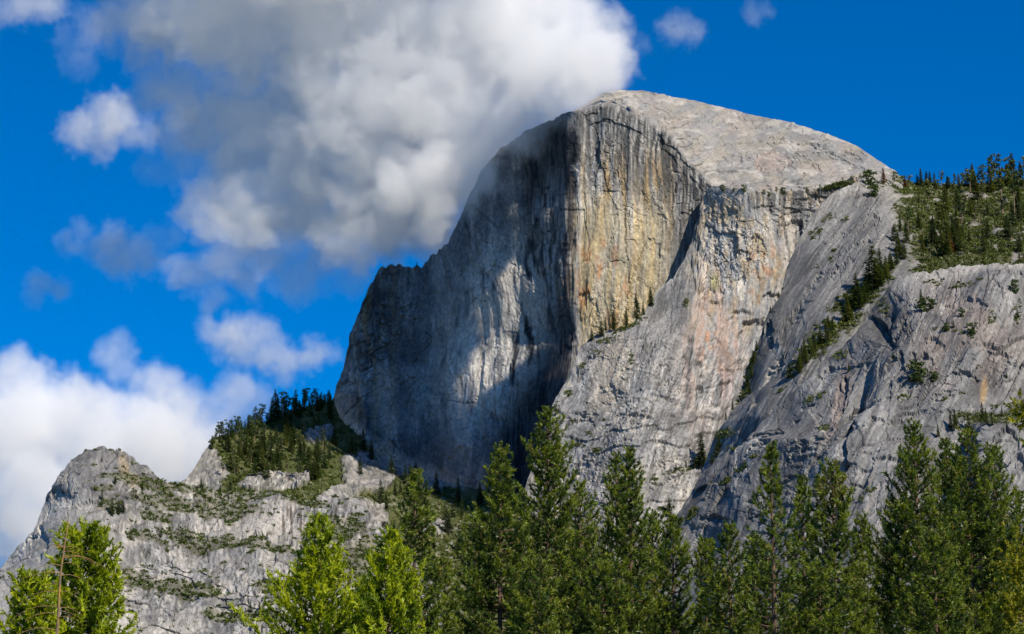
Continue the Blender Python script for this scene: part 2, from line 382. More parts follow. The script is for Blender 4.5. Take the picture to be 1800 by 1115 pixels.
# ------------------------------------------------------------------ the lit buttress and apron in front of the dome's cut face
but_top = curve([(880, 1000), (905, 930), (925, 850), (945, 790), (962, 745), (975, 705), (988, 678), (1000, 655), (1020, 612), (1040, 592), (1075, 580), (1105, 572), (1130, 550), (1140, 531), (1155, 507),
                 (1180, 487), (1203, 458), (1216, 422), (1226, 384), (1236, 346), (1246, 331), (1262, 328), (1300, 333), (1350, 338), (1400, 334), (1440, 330), (1480, 318), (1520, 300), (1560, 305)])
but_bot = curve([(880, 1190), (1250, 1190), (1330, 830), (1400, 620), (1560, 520)])
bt = tps([(975, 705, 4230), (1040, 592, 4290), (1130, 550, 4290), (1180, 487, 4350), (1236, 346, 4412), (1222, 400, 4390), (1300, 335, 4320), (1400, 340, 4330), (1500, 330, 4300), (1300, 450, 4290), (1380, 450, 4275),
          (1300, 600, 4235), (1380, 600, 4240), (1200, 600, 4190), (1100, 700, 4130), (1000, 780, 4150), (1200, 800, 4040), (1100, 900, 3980), (950, 900, 4080), (1300, 800, 4080), (1250, 1050, 3850), (900, 1050, 3950)])
def but_depth(px, py, L):
    f = bt(px, py)
    f = f - 14 * (1 - sstep(-4, 6, (px - 1235) + (py - 500) * 0.10)) * sstep(455, 500, py)        # the apron stands proud of the pillar above it
    return f
buttress = Layer(880, 1560, but_top, but_bot, but_depth, step=2.0, jag=2.6, seed=4)
px, py = buttress.px, buttress.py
wu = px + 10 * fbm(px / 60, py / 100, 2, 121)
upper = sstep(1190, 1235, px + 0.12 * (py - 480)) * sstep(640, 520, py)
apron = 1 - upper
dA, crA, amA, toneA, r2 = rockdisp(px, py, 130, big=14, plate=6, small=3.0, fine=1.2, ax=40, ay=62, shear=0.30)
dB, crB, amB, toneB, _ = rockdisp(px, py, 160, big=8, plate=9, small=4.2, fine=1.3, ax=34, ay=64)
d = dA * apron + (dB + fbm(wu / 8, py / 120, 3, 122) * 1.0) * upper
led = (py + 0.22 * px) / 62 + 0.8 * fbm(px / 130, py / 70, 3, 123)           # ledges across the lower apron
d = d + (led - np.floor(led) - 0.5) * 3.5 * sstep(640, 740, py)
for k, (cx, cyy, rx, ry, a0, ro) in enumerate(((1305, 505, 8, 26, 5, 0), (1325, 580, 26, 20, 13, -0.5), (1234, 522, 5, 22, 12, 0), (1225, 642, 11, 7, 9, 0.1), (1228, 692, 14, 8, 9, 0.3), (1392, 412, 18, 34, 14, 0.5), (1222, 400, 9, 46, 9, 0.15), (1255, 537, 12, 8, 8, 0), (1330, 440, 18, 26, 7, -0.1), (1280, 400, 16, 40, 7, 0.1),
        (1300, 560, 22, 14, 8, -0.4), (1355, 530, 20, 16, 9, -0.4), (1190, 700, 26, 14, 6, -0.3), (1120, 740, 34, 12, 6, 0.2), (1060, 700, 20, 30, 6, 0.4), (1150, 620, 24, 20, 6, -0.5), (1090, 820, 40, 12, 7, -0.1), (1190, 850, 40, 14, 8, -0.3), (1270, 660, 20, 12, 6, 0), (1020, 740, 22, 12, 6, .3), (1350, 370, 30, 12, 6, 0.05), (1430, 350, 40, 10, 7, -.1), (1410, 372, 30, 9, 7, -.1))):
    d = d + flake(px, py, cx, cyy, rx, ry, a0, ro, k + 30)
for k in range(60):
    q = RV[k + 100]
    d = d + flake(px, py, 985 + 310 * q[0], 590 + 290 * q[1], 6 + 12 * q[2], 4 + 6 * q[3], 4.5, -0.7 + q[0], k + 60)
buttress.displace(d)
nB = buttress.normals()
streak = fbm(wu / 6, py / 130, 4, 171); blot = fbm(px / 70, py / 90, 4, 172); streak2 = fbm(wu / 17, py / 190, 3, 173)
c = np.broadcast_to(GREY * 1.1, px.shape + (3,)).copy()
c = mixc(c, PALE, apron * sstep(-0.2, 0.4, blot) * 0.75)
c = mixc(c, MID * 1.1, apron * sstep(0.0, 0.45, fbm((px + py * 0.5) / 16, py / 60, 4, 174)) * 0.75)
c = mixc(c, MID, blob(px, py, 1175, 560, 60, 85, 0.5, 0.3) * 0.65)
c = mixc(c, MID * 0.9, blob(px, py, 1060, 605, 50, 22, 0.5) * 0.7)
c = mixc(c, PALE * np.array([1.05, 1, 0.93]), upper * sstep(-0.25, 0.3, streak2) * 0.8)
c = mixc(c, OCHRE * 1.05, upper * sstep(0.0, 0.5, fbm(wu / 18, py / 50, 4, 175)) * 0.5)
c = mixc(c, ORANGE * 1.05, sstep(0.05, 0.4, fbm(wu / 12, py / 26, 3, 176)) * (blob(px, py, 1345, 460, 26, 34, 0.6) + blob(px, py, 1330, 520, 14, 14, 0.5)) * 0.65)
c = mixc(c, ORANGE * 1.1, sstep(0.1, 0.35, fbm(wu / 9, py / 22, 3, 177)) * (blob(px, py, 1272, 610, 34, 50, 0.6) + blob(px, py, 1240, 570, 12, 70, 0.6)) * 0.42)
c = mixc(c, PINK, blob(px, py, 1250, 620, 46, 130, 0.7, 0.1) * sstep(-0.4, 0.2, streak2) * 0.7)
c = mixc(c, YELLOW, blob(px, py, 1256, 497, 7, 16, 0.6) * 0.6)
c = mixc(c, WHITE * 1.05, blob(px, py, 1305, 505, 8, 26, 0.15) * 0.9)
dr = np.maximum(drips(px + 0.3 * py, py, 25, 5, 40), drips(px + 0.2 * py, py, 27, 9, 70))
c = mixc(c, DARK * 1.2, sstep(0.15, 0.6, dr) * 0.55 * apron)
c = mixc(c, DARK * 1.2, sstep(0.3, 0.7, drips(px, py, 29, 4, 40)) * 0.3 * upper)
c = mixc(c, DARK * 1.1, sstep(385, 345, py + 12 * blot) * sstep(1300, 1330, px) * sstep(-0.5, 0.2, streak) * 0.85)
c = mixc(c, DARK, blob(px, py, 1400, 400, 36, 46, 0.5) * sstep(-.3, .2, streak) * 0.8)
c = mixc(c, DARK * 1.1, blob(px, py, 1222, 380, 16, 60, 0.5) * 0.6)
c = mixc(c, PALE * np.array([1.05, .98, .88]), blob(px, py, 1075, 650, 26, 60, 0.7, 0.35) * 0.7)
c = c * ((toneA * apron + toneB * upper) * (1 - 0.6 * np.maximum(crA * apron, crB * upper)))[..., None]
buttress.build('buttress_cliff', c, back=((25, -2), (70, -10), (110, -60), (140, -300)))

# ------------------------------------------------------------------ the grey slabs and the wooded bench
slab_top = curve([(1130, 1020), (1190, 912), (1225, 850), (1258, 775), (1288, 722), (1308, 655), (1333, 602), (1348, 562), (1372, 522), (1384, 472), (1400, 424), (1428, 374), (1462, 338), (1500, 320), (1540, 303),
                  (1578, 306), (1600, 320), (1650, 325), (1700, 322), (1760, 320), (1860, 316)])
slab_bot = curve([(1130, 1060), (1240, 900), (1300, 840), (1400, 720), (1500, 620), (1560, 560), (1860, 540)])
stp = tps([(1190, 912, 2880), (1258, 775, 2930), (1308, 655, 2980), (1384, 472, 3060), (1428, 374, 3120), (1500, 322, 3220), (1578, 308, 3330), (1650, 327, 3420), (1760, 322, 3460), (1860, 318, 3480),
           (1480, 400, 3080), (1560, 380, 3090), (1650, 400, 3130), (1760, 400, 3130), (1860, 400, 3130), (1650, 460, 2960), (1760, 460, 2940), (1860, 460, 2930), (1450, 520, 2960), (1540, 470, 2960),
           (1380, 620, 2900), (1320, 720, 2870), (1250, 860, 2830), (1500, 560, 2900), (1600, 540, 2880), (1860, 540, 2860)])
slabs = Layer(1130, 1860, slab_top, slab_bot, lambda a, b, L: stp(a, b), step=2.0, jag=2.0, seed=7)
px, py = slabs.px, slabs.py
bench = np.maximum(sstep(1560, 1620, px + 0.6 * (400 - py)) * sstep(470, 455, py), sstep(0, 1, (px - 1585) / 40) * 1.0) * sstep(500, 470, py)
ramp = blob(px, py, 1480, 570, 120, 26, 0.5, -0.82)
dS, crS, amS, toneS, r2 = rockdisp(px, py, 230, big=12, plate=6.0, small=1.7, fine=0.35, ax=46, ay=120, shear=0.62, grain=0.5)
sl = fbm((px + 0.62 * py) / 10, (py - .3 * px) / 110, 3, 231) * 0.5
d = (dS + sl) * (1 - bench * 0.7) + bench * (6 * fbm(px / 40, py / 22, 4, 233))
for k, (cx, cyy, rx, ry, a0, ro) in enumerate(((1590, 402, 26, 10, 8, 0.15), (1536, 378, 14, 7, 7, 0.3), (1525, 431, 10, 6, 5, 0.2), (1345, 600, 12, 34, 8, 0.4), (1470, 420, 30, 12, 4, -0.7), (1440, 500, 34, 10, 4, -0.9), (1500, 360, 30, 8, 5, -0.2), (1400, 560, 40, 9, 4, -0.9), (1360, 650, 40, 9, 5, -1.0), (1480, 480, 30, 8, 4, -0.8), (1540, 350, 24, 6, 5, 0.1), (1520, 400, 24, 9, 4, -.5))):
    d = d + flake(px, py, cx, cyy, rx, ry, a0, ro, k + 130) * (1 - bench)
slabs.displace(d)
blot = fbm(px / 60, py / 80, 4, 271); diag = fbm((px + 0.62 * py) / 8, (py - .3 * px) / 90, 4, 272)
c = np.broadcast_to(MID * 0.92, px.shape + (3,)).copy()
c = mixc(c, GREY * 0.85, sstep(-0.1, 0.5, diag + 0.3 * blot) * 0.65)
c = mixc(c, DARK * 1.3, sstep(0.1, 0.5, fbm((px + 0.55 * py) / 22, (py - .3 * px) / 160, 3, 273)) * 0.6)
c = mixc(c, DARK * 1.1, blob(px, py, 1345, 620, 26, 110, 0.5, 0.42) * 0.5)
c = mixc(c, PALE * .95, blob(px, py, 1352, 640, 10, 50, 0.5, 0.35) * 0.7)
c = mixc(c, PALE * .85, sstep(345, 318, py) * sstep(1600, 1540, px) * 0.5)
c = mixc(c, DARK * 1.2, sstep(0.25, 0.7, drips(px + 0.55 * py, py, 35, 5, 60)) * 0.5 * (1 - bench))
c = mixc(c, PALE * 0.9, sstep(0.35, 0.8, drips(px + 0.6 * py, py, 37, 4, 50)) * 0.4 * (1 - bench))
gr = bench * sstep(-0.25, 0.1, fbm(px / 34, py / 14, 4, 274) + 0.40)
c = mixc(c, PALE * 0.55, bench * 0.8)
veg_slab = np.maximum(gr * sstep(1560, 1600, px), ramp * sstep(-0.2, 0.1, fbm(px / 20, py / 16, 3, 275)))
c = mixc(c, SOIL, veg_slab * 0.93)
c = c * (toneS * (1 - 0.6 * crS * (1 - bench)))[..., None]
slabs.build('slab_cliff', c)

# ------------------------------------------------------------------ the nearer grey wall
wall_top = curve([(1120, 1060), (1160, 1000), (1205, 915), (1238, 866), (1300, 796), (1340, 742), (1380, 702), (1420, 664), (1450, 626), (1490, 588), (1524, 548), (1545, 520), (1568, 497), (1600, 483), (1650, 474), (1700, 466),
                  (1760, 470), (1860, 474)])
wtp = tps([(1205, 915, 2740), (1300, 796, 2760), (1380, 702, 2780), (1450, 626, 2790), (1524, 548, 2800), (1568, 497, 2810), (1650, 474, 2800), (1760, 470, 2790), (1860, 474, 2790),
           (1545, 580, 2690), (1620, 560, 2665), (1700, 560, 2650), (1800, 560, 2640), (1430, 720, 2670), (1520, 700, 2610), (1600, 700, 2590), (1700, 720, 2560), (1860, 740, 2540),
           (1300, 900, 2640), (1400, 900, 2540), (1500, 900, 2480), (1600, 900, 2470), (1700, 900, 2450), (1860, 900, 2430), (1250, 1080, 2560), (1500, 1100, 2380), (1860, 1100, 2330)])
def wall_depth(px, py, L):
    f = wtp(px, py)
    e = (px - 1505) + 0.18 * (py - 760) + 8 * perlin(py / 40, py * 0, 9)
    f = f + 24 * np.exp(-np.clip(-e, 0, None) / 14) * (e < 0) * sstep(600, 680, py)          # the dark corner down the wall
    f = f - 70 * sstep(1712, 1735, px + 10 * perlin(py / 14, py * 0, 2)) * sstep(742, 760, py + 8 * perlin(px / 14, px * 0, 4))
    return f
wall = Layer(1120, 1860, wall_top, lambda x: 1120 + 0 * x, wall_depth, step=2.0, jag=2.5, seed=11)
px, py = wall.px, wall.py
dW, crW, amW, toneW, r2 = rockdisp(px, py, 330, big=16, plate=8.5, small=2.4, fine=0.5, ax=50, ay=110, shear=0.45, grain=0.6)
sl = fbm((px + 0.5 * py) / 11, (py - .3 * px) / 100, 3, 331) * 0.5
d = dW + sl
for k, (cx, cyy, rx, ry, a0, ro) in enumerate(((1530, 575, 44, 24, 12, 0.5), (1515, 722, 32, 12, 8, -0.4), (1540, 755, 18, 10, 7, -0.5), (1500, 952, 24, 9, 8, 0.1), (1255, 914, 28, 9, 8, 0.1), (1640, 594, 20, 10, 6, .3), (1640, 484, 14, 8, 6, .2), (1470, 700, 10, 50, 7, .2), (1700, 540, 40, 14, 6, .2), (1750, 620, 40, 16, 7, .4), (1620, 640, 26, 30, 6, -.2),
        (1420, 800, 40, 12, 6, -0.7), (1380, 860, 40, 12, 6, -0.6), (1570, 650, 20, 40, 7, .1), (1690, 660, 30, 14, 6, .1), (1600, 740, 40, 12, 6, -.3), (1480, 840, 30, 16, 6, -.3), (1560, 830, 30, 12, 6, .2), (1340, 800, 30, 9, 5, -.7), (1770, 790, 20, 26, 8, 0), (1750, 830, 24, 10, 8, 0), (1790, 830, 10, 20, 9, 0), (1780, 500, 30, 12, 6, .1), (1450, 650, 20, 9, 6, -.8))):
    d = d + flake(px, py, cx, cyy, rx, ry, a0, ro, k + 160)
for k in range(90):
    q = RV[k + 300]
    d = d + flake(px, py, 1290 + 500 * q[0], 520 + 440 * q[1], 6 + 20 * q[2], 4 + 7 * q[3], 4.0, -1.0 + 1.2 * q[1], k + 200)
wall.displace(d)
blot = fbm(px / 75, py / 90, 4, 371); diag = fbm((px + 0.5 * py) / 9, (py - .3 * px) / 80, 4, 372)
c = np.broadcast_to(MID * 1.0, px.shape + (3,)).copy()
c = mixc(c, GREY * 0.98, sstep(-0.2, 0.45, 0.6 * diag + 0.6 * blot) * 0.8)
c = mixc(c, DARK * 1.3, sstep(0.05, 0.5, fbm((px + 0.4 * py) / 26, py / 150, 4, 373)) * 0.6)
c = mixc(c, np.array([0.20, 0.165, 0.145]), blob(px, py, 1690, 590, 130, 100, 0.5) * sstep(-0.4, 0.3, blot) * 0.75)
c = mixc(c, DARK, blob(px, py, 1560, 560, 48, 40, 0.5, 0.4) * 0.6)
c = mixc(c, np.array([0.50, 0.33, 0.16]), blob(px, py, 1729, 680, 6, 26, 0.4, 0.1) * 0.85)
c = mixc(c, PINK * .8, blob(px, py, 1470, 700, 12, 70, 0.5, 0.15) * 0.5)
c = mixc(c, PALE * .95, (blob(px, py, 1655, 530, 8, 12, 0.4, .3)) * 0.8)
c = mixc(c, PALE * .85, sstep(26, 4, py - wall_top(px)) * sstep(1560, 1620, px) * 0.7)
ledge = blob(px, py, 1740, 742, 60, 14, 0.4, 0.1)
c = mixc(c, SOIL, ledge * 0.8)
c = mixc(c, DARK * 1.2, sstep(0.25, 0.7, drips(px + 0.35 * py, py, 45, 5, 60)) * 0.5)
c = mixc(c, PALE * 0.9, sstep(0.35, 0.8, drips(px + 0.45 * py, py, 47, 4, 46)) * 0.4)
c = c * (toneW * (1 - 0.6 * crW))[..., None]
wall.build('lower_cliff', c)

# ------------------------------------------------------------------ the wooded hill below the face
hill_top = curve([(240, 900), (290, 862), (325, 842), (345, 818), (362, 790), (374, 772), (400, 764), (450, 748), (500, 728), (560, 708), (585, 704), (600, 738), (650, 782), (700, 818), (750, 842), (800, 852), (860, 862), (960, 872), (1040, 880)])
htp = tps([(290, 862, 3560), (345, 818, 3600), (374, 772, 3640), (450, 748, 3850), (560, 708, 4250), (600, 738, 4400), (700, 818, 4470), (800, 852, 4440), (960, 872, 4380), (450, 850, 3560), (520, 860, 3560), (600, 800, 4000), (640, 860, 3700),
           (720, 900, 3850), (850, 920, 3900), (1000, 950, 3850), (600, 1000, 3400), (750, 1050, 3500), (1000, 1100, 3500), (300, 1000, 3400)])
hill = Layer(240, 1040, hill_top, lambda x: 1120 + 0 * x, lambda a, b, L: htp(a, b), step=2.4, jag=1.5, seed=14)
px, py = hill.px, hill.py
dH, crH, amH, toneH, r2 = rockdisp(px, py, 430, big=18, plate=6, small=4, fine=2, ax=40, ay=34)
vegn = fbm(px / 46, py / 24, 4, 431)
outc = np.maximum.reduce([blob(px, py, 642, 832, 44, 34, 0.35, 0.4), 0.9 * blob(px, py, 590, 884, 56, 16, 0.4, -0.5), blob(px, py, 355, 825, 44, 40, 0.4), 0.85 * blob(px, py, 480, 848, 60, 15, 0.4), 0.8 * blob(px, py, 655, 915, 20, 18, 0.4),
                          blob(px, py, 620, 920, 40, 34, 0.5), blob(px, py, 740, 845, 44, 16, 0.4, 0.3), 0.7 * blob(px, py, 765, 930, 26, 12, 0.5), blob(px, py, 560, 765, 30, 16, .4, -.4) * .7])
rock = sstep(0.32, 0.5, outc * (0.75 + 0.5 * sstep(-0.3, 0.3, fbm(px / 12, py / 8, 3, 438))) + 0.35 * vegn)
hill.displace(dH * (0.35 + 0.65 * rock) + 6 * rock)
c = np.broadcast_to(np.array([0.06, 0.072, 0.022]), px.shape + (3,)).copy()
c = mixc(c, np.array([0.105, 0.105, 0.04]), sstep(-0.2, 0.4, fbm(px / 20, py / 12, 4, 433)) * 0.7)
c = mixc(c, PALE * .72, rock * (0.75 + 0.25 * sstep(-.3, .3, vegn)))
c = mixc(c, MID, rock * sstep(-0.1, 0.4, fbm(px / 11, py / 9, 4, 434)) * 0.8)
c = mixc(c, PALE * 0.8, sstep(0.28, 0.42, fbm(px / 9, py / 6, 3, 435)) * 0.5 * sstep(850, 900, py))
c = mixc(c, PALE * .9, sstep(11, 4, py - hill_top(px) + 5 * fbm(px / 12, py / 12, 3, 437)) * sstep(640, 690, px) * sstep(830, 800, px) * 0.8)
c = mixc(c, DARK * 1.3, sstep(0.2, 0.6, drips(px + 0.3 * py, py, 65, 5, 26)) * 0.55 * rock)
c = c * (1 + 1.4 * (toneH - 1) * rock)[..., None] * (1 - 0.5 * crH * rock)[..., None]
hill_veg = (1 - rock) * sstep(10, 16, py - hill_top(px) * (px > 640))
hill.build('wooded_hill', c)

# ------------------------------------------------------------------ the rounded knoll and the ledged cliffs in front
knoll_top = curve([(-80, 1035), (-30, 1012), (0, 998), (30, 962), (58, 934), (70, 905), (82, 876), (100, 850), (128, 818), (150, 799), (180, 791), (208, 794), (232, 806), (256, 822), (270, 838), (283, 846), (300, 850), (345, 856), (400, 862), (460, 864),
                  (505, 872), (540, 880), (575, 868), (600, 866), (625, 876), (650, 900), (690, 950), (740, 1000), (780, 1040)])
ktp = tps([(-80, 1035, 3120), (0, 1000, 3090), (70, 905, 3100), (128, 818, 3160), (180, 791, 3200), (232, 806, 3220), (283, 846, 3260), (400, 862, 3380), (505, 872, 3420), (575, 868, 3450), (650, 900, 3420), (740, 1000, 3300),
           (180, 860, 3060), (100, 930, 3020), (250, 900, 3120), (350, 920, 3150), (450, 930, 3180), (550, 930, 3220), (0, 1060, 2960), (200, 960, 2960), (350, 990, 2980), (450, 1000, 3000), (600, 1000, 3060), (0, 1120, 2850), (300, 1110, 2850), (600, 1110, 2880), (780, 1120, 2950)])
def knoll_depth(px, py, L):
    f = ktp(px, py)
    led = (py - 0.10 * px) / 46 + 1.1 * fbm(px / 120, py / 60, 3, 511)
    lf = led - np.floor(led)
    f = f - 6 * (sstep(0, 0.7, lf) * (1 - sstep(0.82, 1.0, lf)) - 0.5) * sstep(850, 890, py) * sstep(180, 260, px)
    return f
knoll = Layer(-80, 780, knoll_top, lambda x: 1130 + 0 * x, knoll_depth, step=2.0, jag=3.0, seed=18)
px, py = knoll.px, knoll.py
dK, crK, amK, toneK, r2 = rockdisp(px, py, 530, big=14, plate=10, small=4.0, fine=1.0, ax=48, ay=62, shear=0.35, grain=0.65)
smoothl = sstep(230, 120, px + 0.3 * (930 - py)) * sstep(860, 910, py)
d = dK * (1 - 0.75 * smoothl)
for k, (cx, cyy, rx, ry, a0, ro) in enumerate(((236, 826, 14, 34, 7, 0.45), (212, 826, 12, 30, 6, 0), (450, 950, 34, 14, 7, 0.3), (500, 958, 30, 12, 7, 0.2), (455, 912, 44, 12, 6, -0.05), (530, 968, 22, 12, 7, 0.1), (340, 960, 26, 14, 5, -.5), (400, 1000, 30, 18, 5, -.6), (250, 980, 24, 12, 5, 0), (330, 1060, 24, 18, 4, -.5), (440, 1040, 26, 20, 4, .5), (60, 960, 20, 34, 5, .6), (110, 880, 20, 16, 6, .3), (160, 900, 24, 14, 6, 0), (280, 1085, 24, 18, 4, .4), (520, 1080, 24, 18, 4, -.4))):
    d = d + flake(px, py, cx, cyy, rx, ry, a0, ro, k + 300)
knoll.displace(d)
nK = knoll.normals()
blot = fbm(px / 60, py / 50, 4, 571); st = fbm((px + 6 * fbm(px / 40, py / 40, 2, 572)) / 6, py / 60, 4, 573)
c = np.broadcast_to(GREY * 1.05, px.shape + (3,)).copy()
c = mixc(c, MID, sstep(-0.1, 0.4, blot + 0.4 * st) * 0.75)
c = mixc(c, PALE * 1.05, sstep(0.1, 0.4, fbm(px / 26, py / 22, 4, 579)) * 0.7)
c = mixc(c, DARK * 1.1, sstep(0.05, 0.4, st) * 0.6)
c = mixc(c, DARK * 1.2, sstep(0.1, 0.5, fbm((px + 0.4 * py) / 30, py / 36, 4, 580)) * 0.55)
c = mixc(c, MID * 0.8, blob(px, py, 190, 830, 110, 50, 0.5) * 0.6)
c = mixc(c, OCHRE * 1.05, (blob(px, py, 212, 828, 8, 26, 0.5, 0.1) + blob(px, py, 225, 850, 10, 12, .5)) * 0.45)
c = mixc(c, WHITE, blob(px, py, 70, 955, 42, 70, 0.5, 0.75) * sstep(-0.5, 0.1, fbm(px / 30, py / 40, 3, 575)) * 0.85)
c = mixc(c, PALE * 1.05, smoothl * 0.7)
c = mixc(c, PALE, blob(px, py, 470, 925, 70, 24, 0.5) * 0.85)
stn = sstep(-0.1, 0.25, fbm(px / 4.5, py / 90, 3, 576)) * blob(px, py, 515, 920, 22, 32, 0.3)
c = mixc(c, np.array([0.085, 0.06, 0.048]), stn * 0.9)
c = mixc(c, PALE * .95, sstep(0.0, 0.5, fbm(px / 60, py / 60, 3, 577)) * sstep(930, 980, py) * 0.6)
flat = sstep(0.55, 0.8, nK[..., 2])
vpatch = [(250, 855, 60, 10), (330, 862, 90, 10), (300, 885, 70, 10), (400, 890, 50, 12), (350, 935, 60, 12), (420, 945, 40, 8), (260, 945, 40, 9), (220, 1012, 50, 14), (300, 1030, 50, 14), (350, 1030, 40, 12), (480, 960, 50, 8), (270, 905, 30, 8),
          (440, 870, 50, 6), (530, 880, 40, 8), (390, 1075, 30, 8), (455, 1085, 40, 10), (500, 1030, 50, 12), (600, 930, 40, 20), (640, 990, 60, 40), (560, 1010, 40, 20), (175, 870, 12, 5), (120, 815, 14, 6), (190, 895, 14, 12)]
vp = np.zeros_like(px)
for (a, b, rx, ry) in vpatch: vp = np.maximum(vp, blob(px, py, a, b, rx, ry, 0.6, 0.12))
kveg = sstep(0.35, 0.5, vp + 0.45 * fbm(px / 22, py / 12, 4, 578) + 0.12 * flat)
knoll_veg = kveg
c = mixc(c, np.array([0.10, 0.095, 0.05]), kveg * 0.6)
c = mixc(c, DARK * 1.2, sstep(0.25, 0.7, drips(px + 0.2 * py, py, 55, 4, 34)) * 0.45 * (1 - kveg))
c = c * (toneK * (1 - 0.6 * crK))[..., None]
knoll.build('rocky_hill', c)

# valley floor, one sheet out to the horizon
gm, nt, b, out = new_mat('meadow')
nz = nt.nodes.new('ShaderNodeTexNoise'); nz.inputs['Scale'].default_value = 0.3; nz.inputs['Detail'].default_value = 6
cr = nt.nodes.new('ShaderNodeValToRGB'); cr.color_ramp.elements[0].color = (0.05, 0.06, 0.02, 1); cr.color_ramp.elements[1].color = (0.11, 0.11, 0.045, 1)
tcn = nt.nodes.new('ShaderNodeTexCoord'); nt.links.new(tcn.outputs['Object'], nz.inputs['Vector'])
nt.links.new(nz.outputs['Fac'], cr.inputs['Fac']); nt.links.new(cr.outputs['Color'], b.inputs['Base Color']); b.inputs['Roughness'].default_value = 1
g = 60000.0
me = mesh_from('ground', np.array([(-g, -g, 0), (g, -g, 0), (g, g, 0), (-g, g, 0)]), np.array([(0, 1, 2, 3)]), gm)
o = link(bpy.data.objects.new('ground', me)); o['kind'] = 'structure'

# ------------------------------------------------------------------ foliage material
def leaf_material(name, trans=0.35, sat=1.0):
    m, nt, b, out = new_mat(name)
    N, L = nt.nodes, nt.links
    nt.nodes.remove(b)
    a = N.new('ShaderNodeAttribute'); a.attribute_name = 'tint'
    d = N.new('ShaderNodeBsdfDiffuse'); t = N.new('ShaderNodeBsdfTranslucent'); mx = N.new('ShaderNodeMixShader')
    g = N.new('ShaderNodeBsdfGlossy'); g.inputs['Roughness'].default_value = 0.45; g.inputs['Color'].default_value = (.6, .65, .55, 1)
    mg = N.new('ShaderNodeMixShader'); mg.inputs[0].default_value = 0.04
    L.new(a.outputs['Color'], d.inputs['Color'])
    hs = N.new('ShaderNodeHueSaturation'); hs.inputs['Hue'].default_value = 0.485; hs.inputs['Saturation'].default_value = 1.1; hs.inputs['Value'].default_value = 1.35
    L.new(a.outputs['Color'], hs.inputs['Color']); L.new(hs.outputs['Color'], t.inputs['Color'])
    mx.inputs[0].default_value = trans
    L.new(d.outputs[0], mx.inputs[1]); L.new(t.outputs[0], mx.inputs[2])
    L.new(mx.outputs[0], mg.inputs[1]); L.new(g.outputs[0], mg.inputs[2])
    L.new(mg.outputs[0], out.inputs['Surface'])
    return m
def bark_material(name, c0, c1, scale=6.0):
    m, nt, b, out = new_mat(name)
    N, L = nt.nodes, nt.links
    tc = N.new('ShaderNodeTexCoord'); mp = N.new('ShaderNodeMapping'); mp.inputs['Scale'].default_value = (1, 1, 0.25)
    nz = N.new('ShaderNodeTexNoise'); nz.inputs['Scale'].default_value = scale; nz.inputs['Detail'].default_value = 6; nz.inputs['Roughness'].default_value = 0.7
    cr = N.new('ShaderNodeValToRGB'); cr.color_ramp.elements[0].color = (*c0, 1); cr.color_ramp.elements[1].color = (*c1, 1)
    cr.color_ramp.elements[0].position = 0.35; cr.color_ramp.elements[1].position = 0.65
    bp = N.new('ShaderNodeBump'); bp.inputs['Strength'].default_value = 0.8; bp.inputs['Distance'].default_value = 0.05
    L.new(tc.outputs['Object'], mp.inputs['Vector']); L.new(mp.outputs[0], nz.inputs['Vector']); L.new(nz.outputs['Fac'], cr.inputs['Fac'])
    L.new(cr.outputs[0], b.inputs['Base Color']); L.new(nz.outputs['Fac'], bp.inputs['Height']); L.new(bp.outputs[0], b.inputs['Normal'])
    b.inputs['Roughness'].default_value = 0.95
    return m
M_NEEDLE = leaf_material('needles', 0.3)
M_SPRAY = leaf_material('cedar_sprays', 0.42)
M_BARK = bark_material('pine_bark', (0.045, 0.03, 0.02), (0.19, 0.115, 0.07))
M_CBARK = bark_material('cedar_bark', (0.035, 0.02, 0.013), (0.11, 0.06, 0.035))

def tube(path, radii, n=5):
    """Open tube along points; returns vertices and quads."""
    path = np.asarray(path, float); radii = np.asarray(radii, float)
    t = np.gradient(path, axis=0); t /= np.linalg.norm(t, axis=1, keepdims=True) + 1e-9
    ref = np.where(np.abs(t[:, 2:3]) > 0.9, np.array([[1.0, 0, 0]]), np.array([[0, 0, 1.0]]))
    a = np.cross(t, ref); a /= np.linalg.norm(a, axis=1, keepdims=True) + 1e-9
    b = np.cross(t, a)
    ang = np.arange(n) * 2 * math.pi / n
    V = path[:, None] + radii[:, None, None] * (np.cos(ang)[None, :, None] * a[:, None] + np.sin(ang)[None, :, None] * b[:, None])
    k = len(path); idx = np.arange(k * n).reshape(k, n)
    F = np.stack([idx[:-1], np.roll(idx[:-1], -1, 1), np.roll(idx[1:], -1, 1), idx[1:]], -1).reshape(-1, 4)
    return V.reshape(-1, 3), F
def join(parts):
    V, F, o = [], [], 0
    for v, f in parts:
        V.append(v); F.append(f + o); o += len(v)
    return np.concatenate(V), np.concatenate(F)
def unit(v): return v / (np.linalg.norm(v, axis=-1, keepdims=True) + 1e-9)

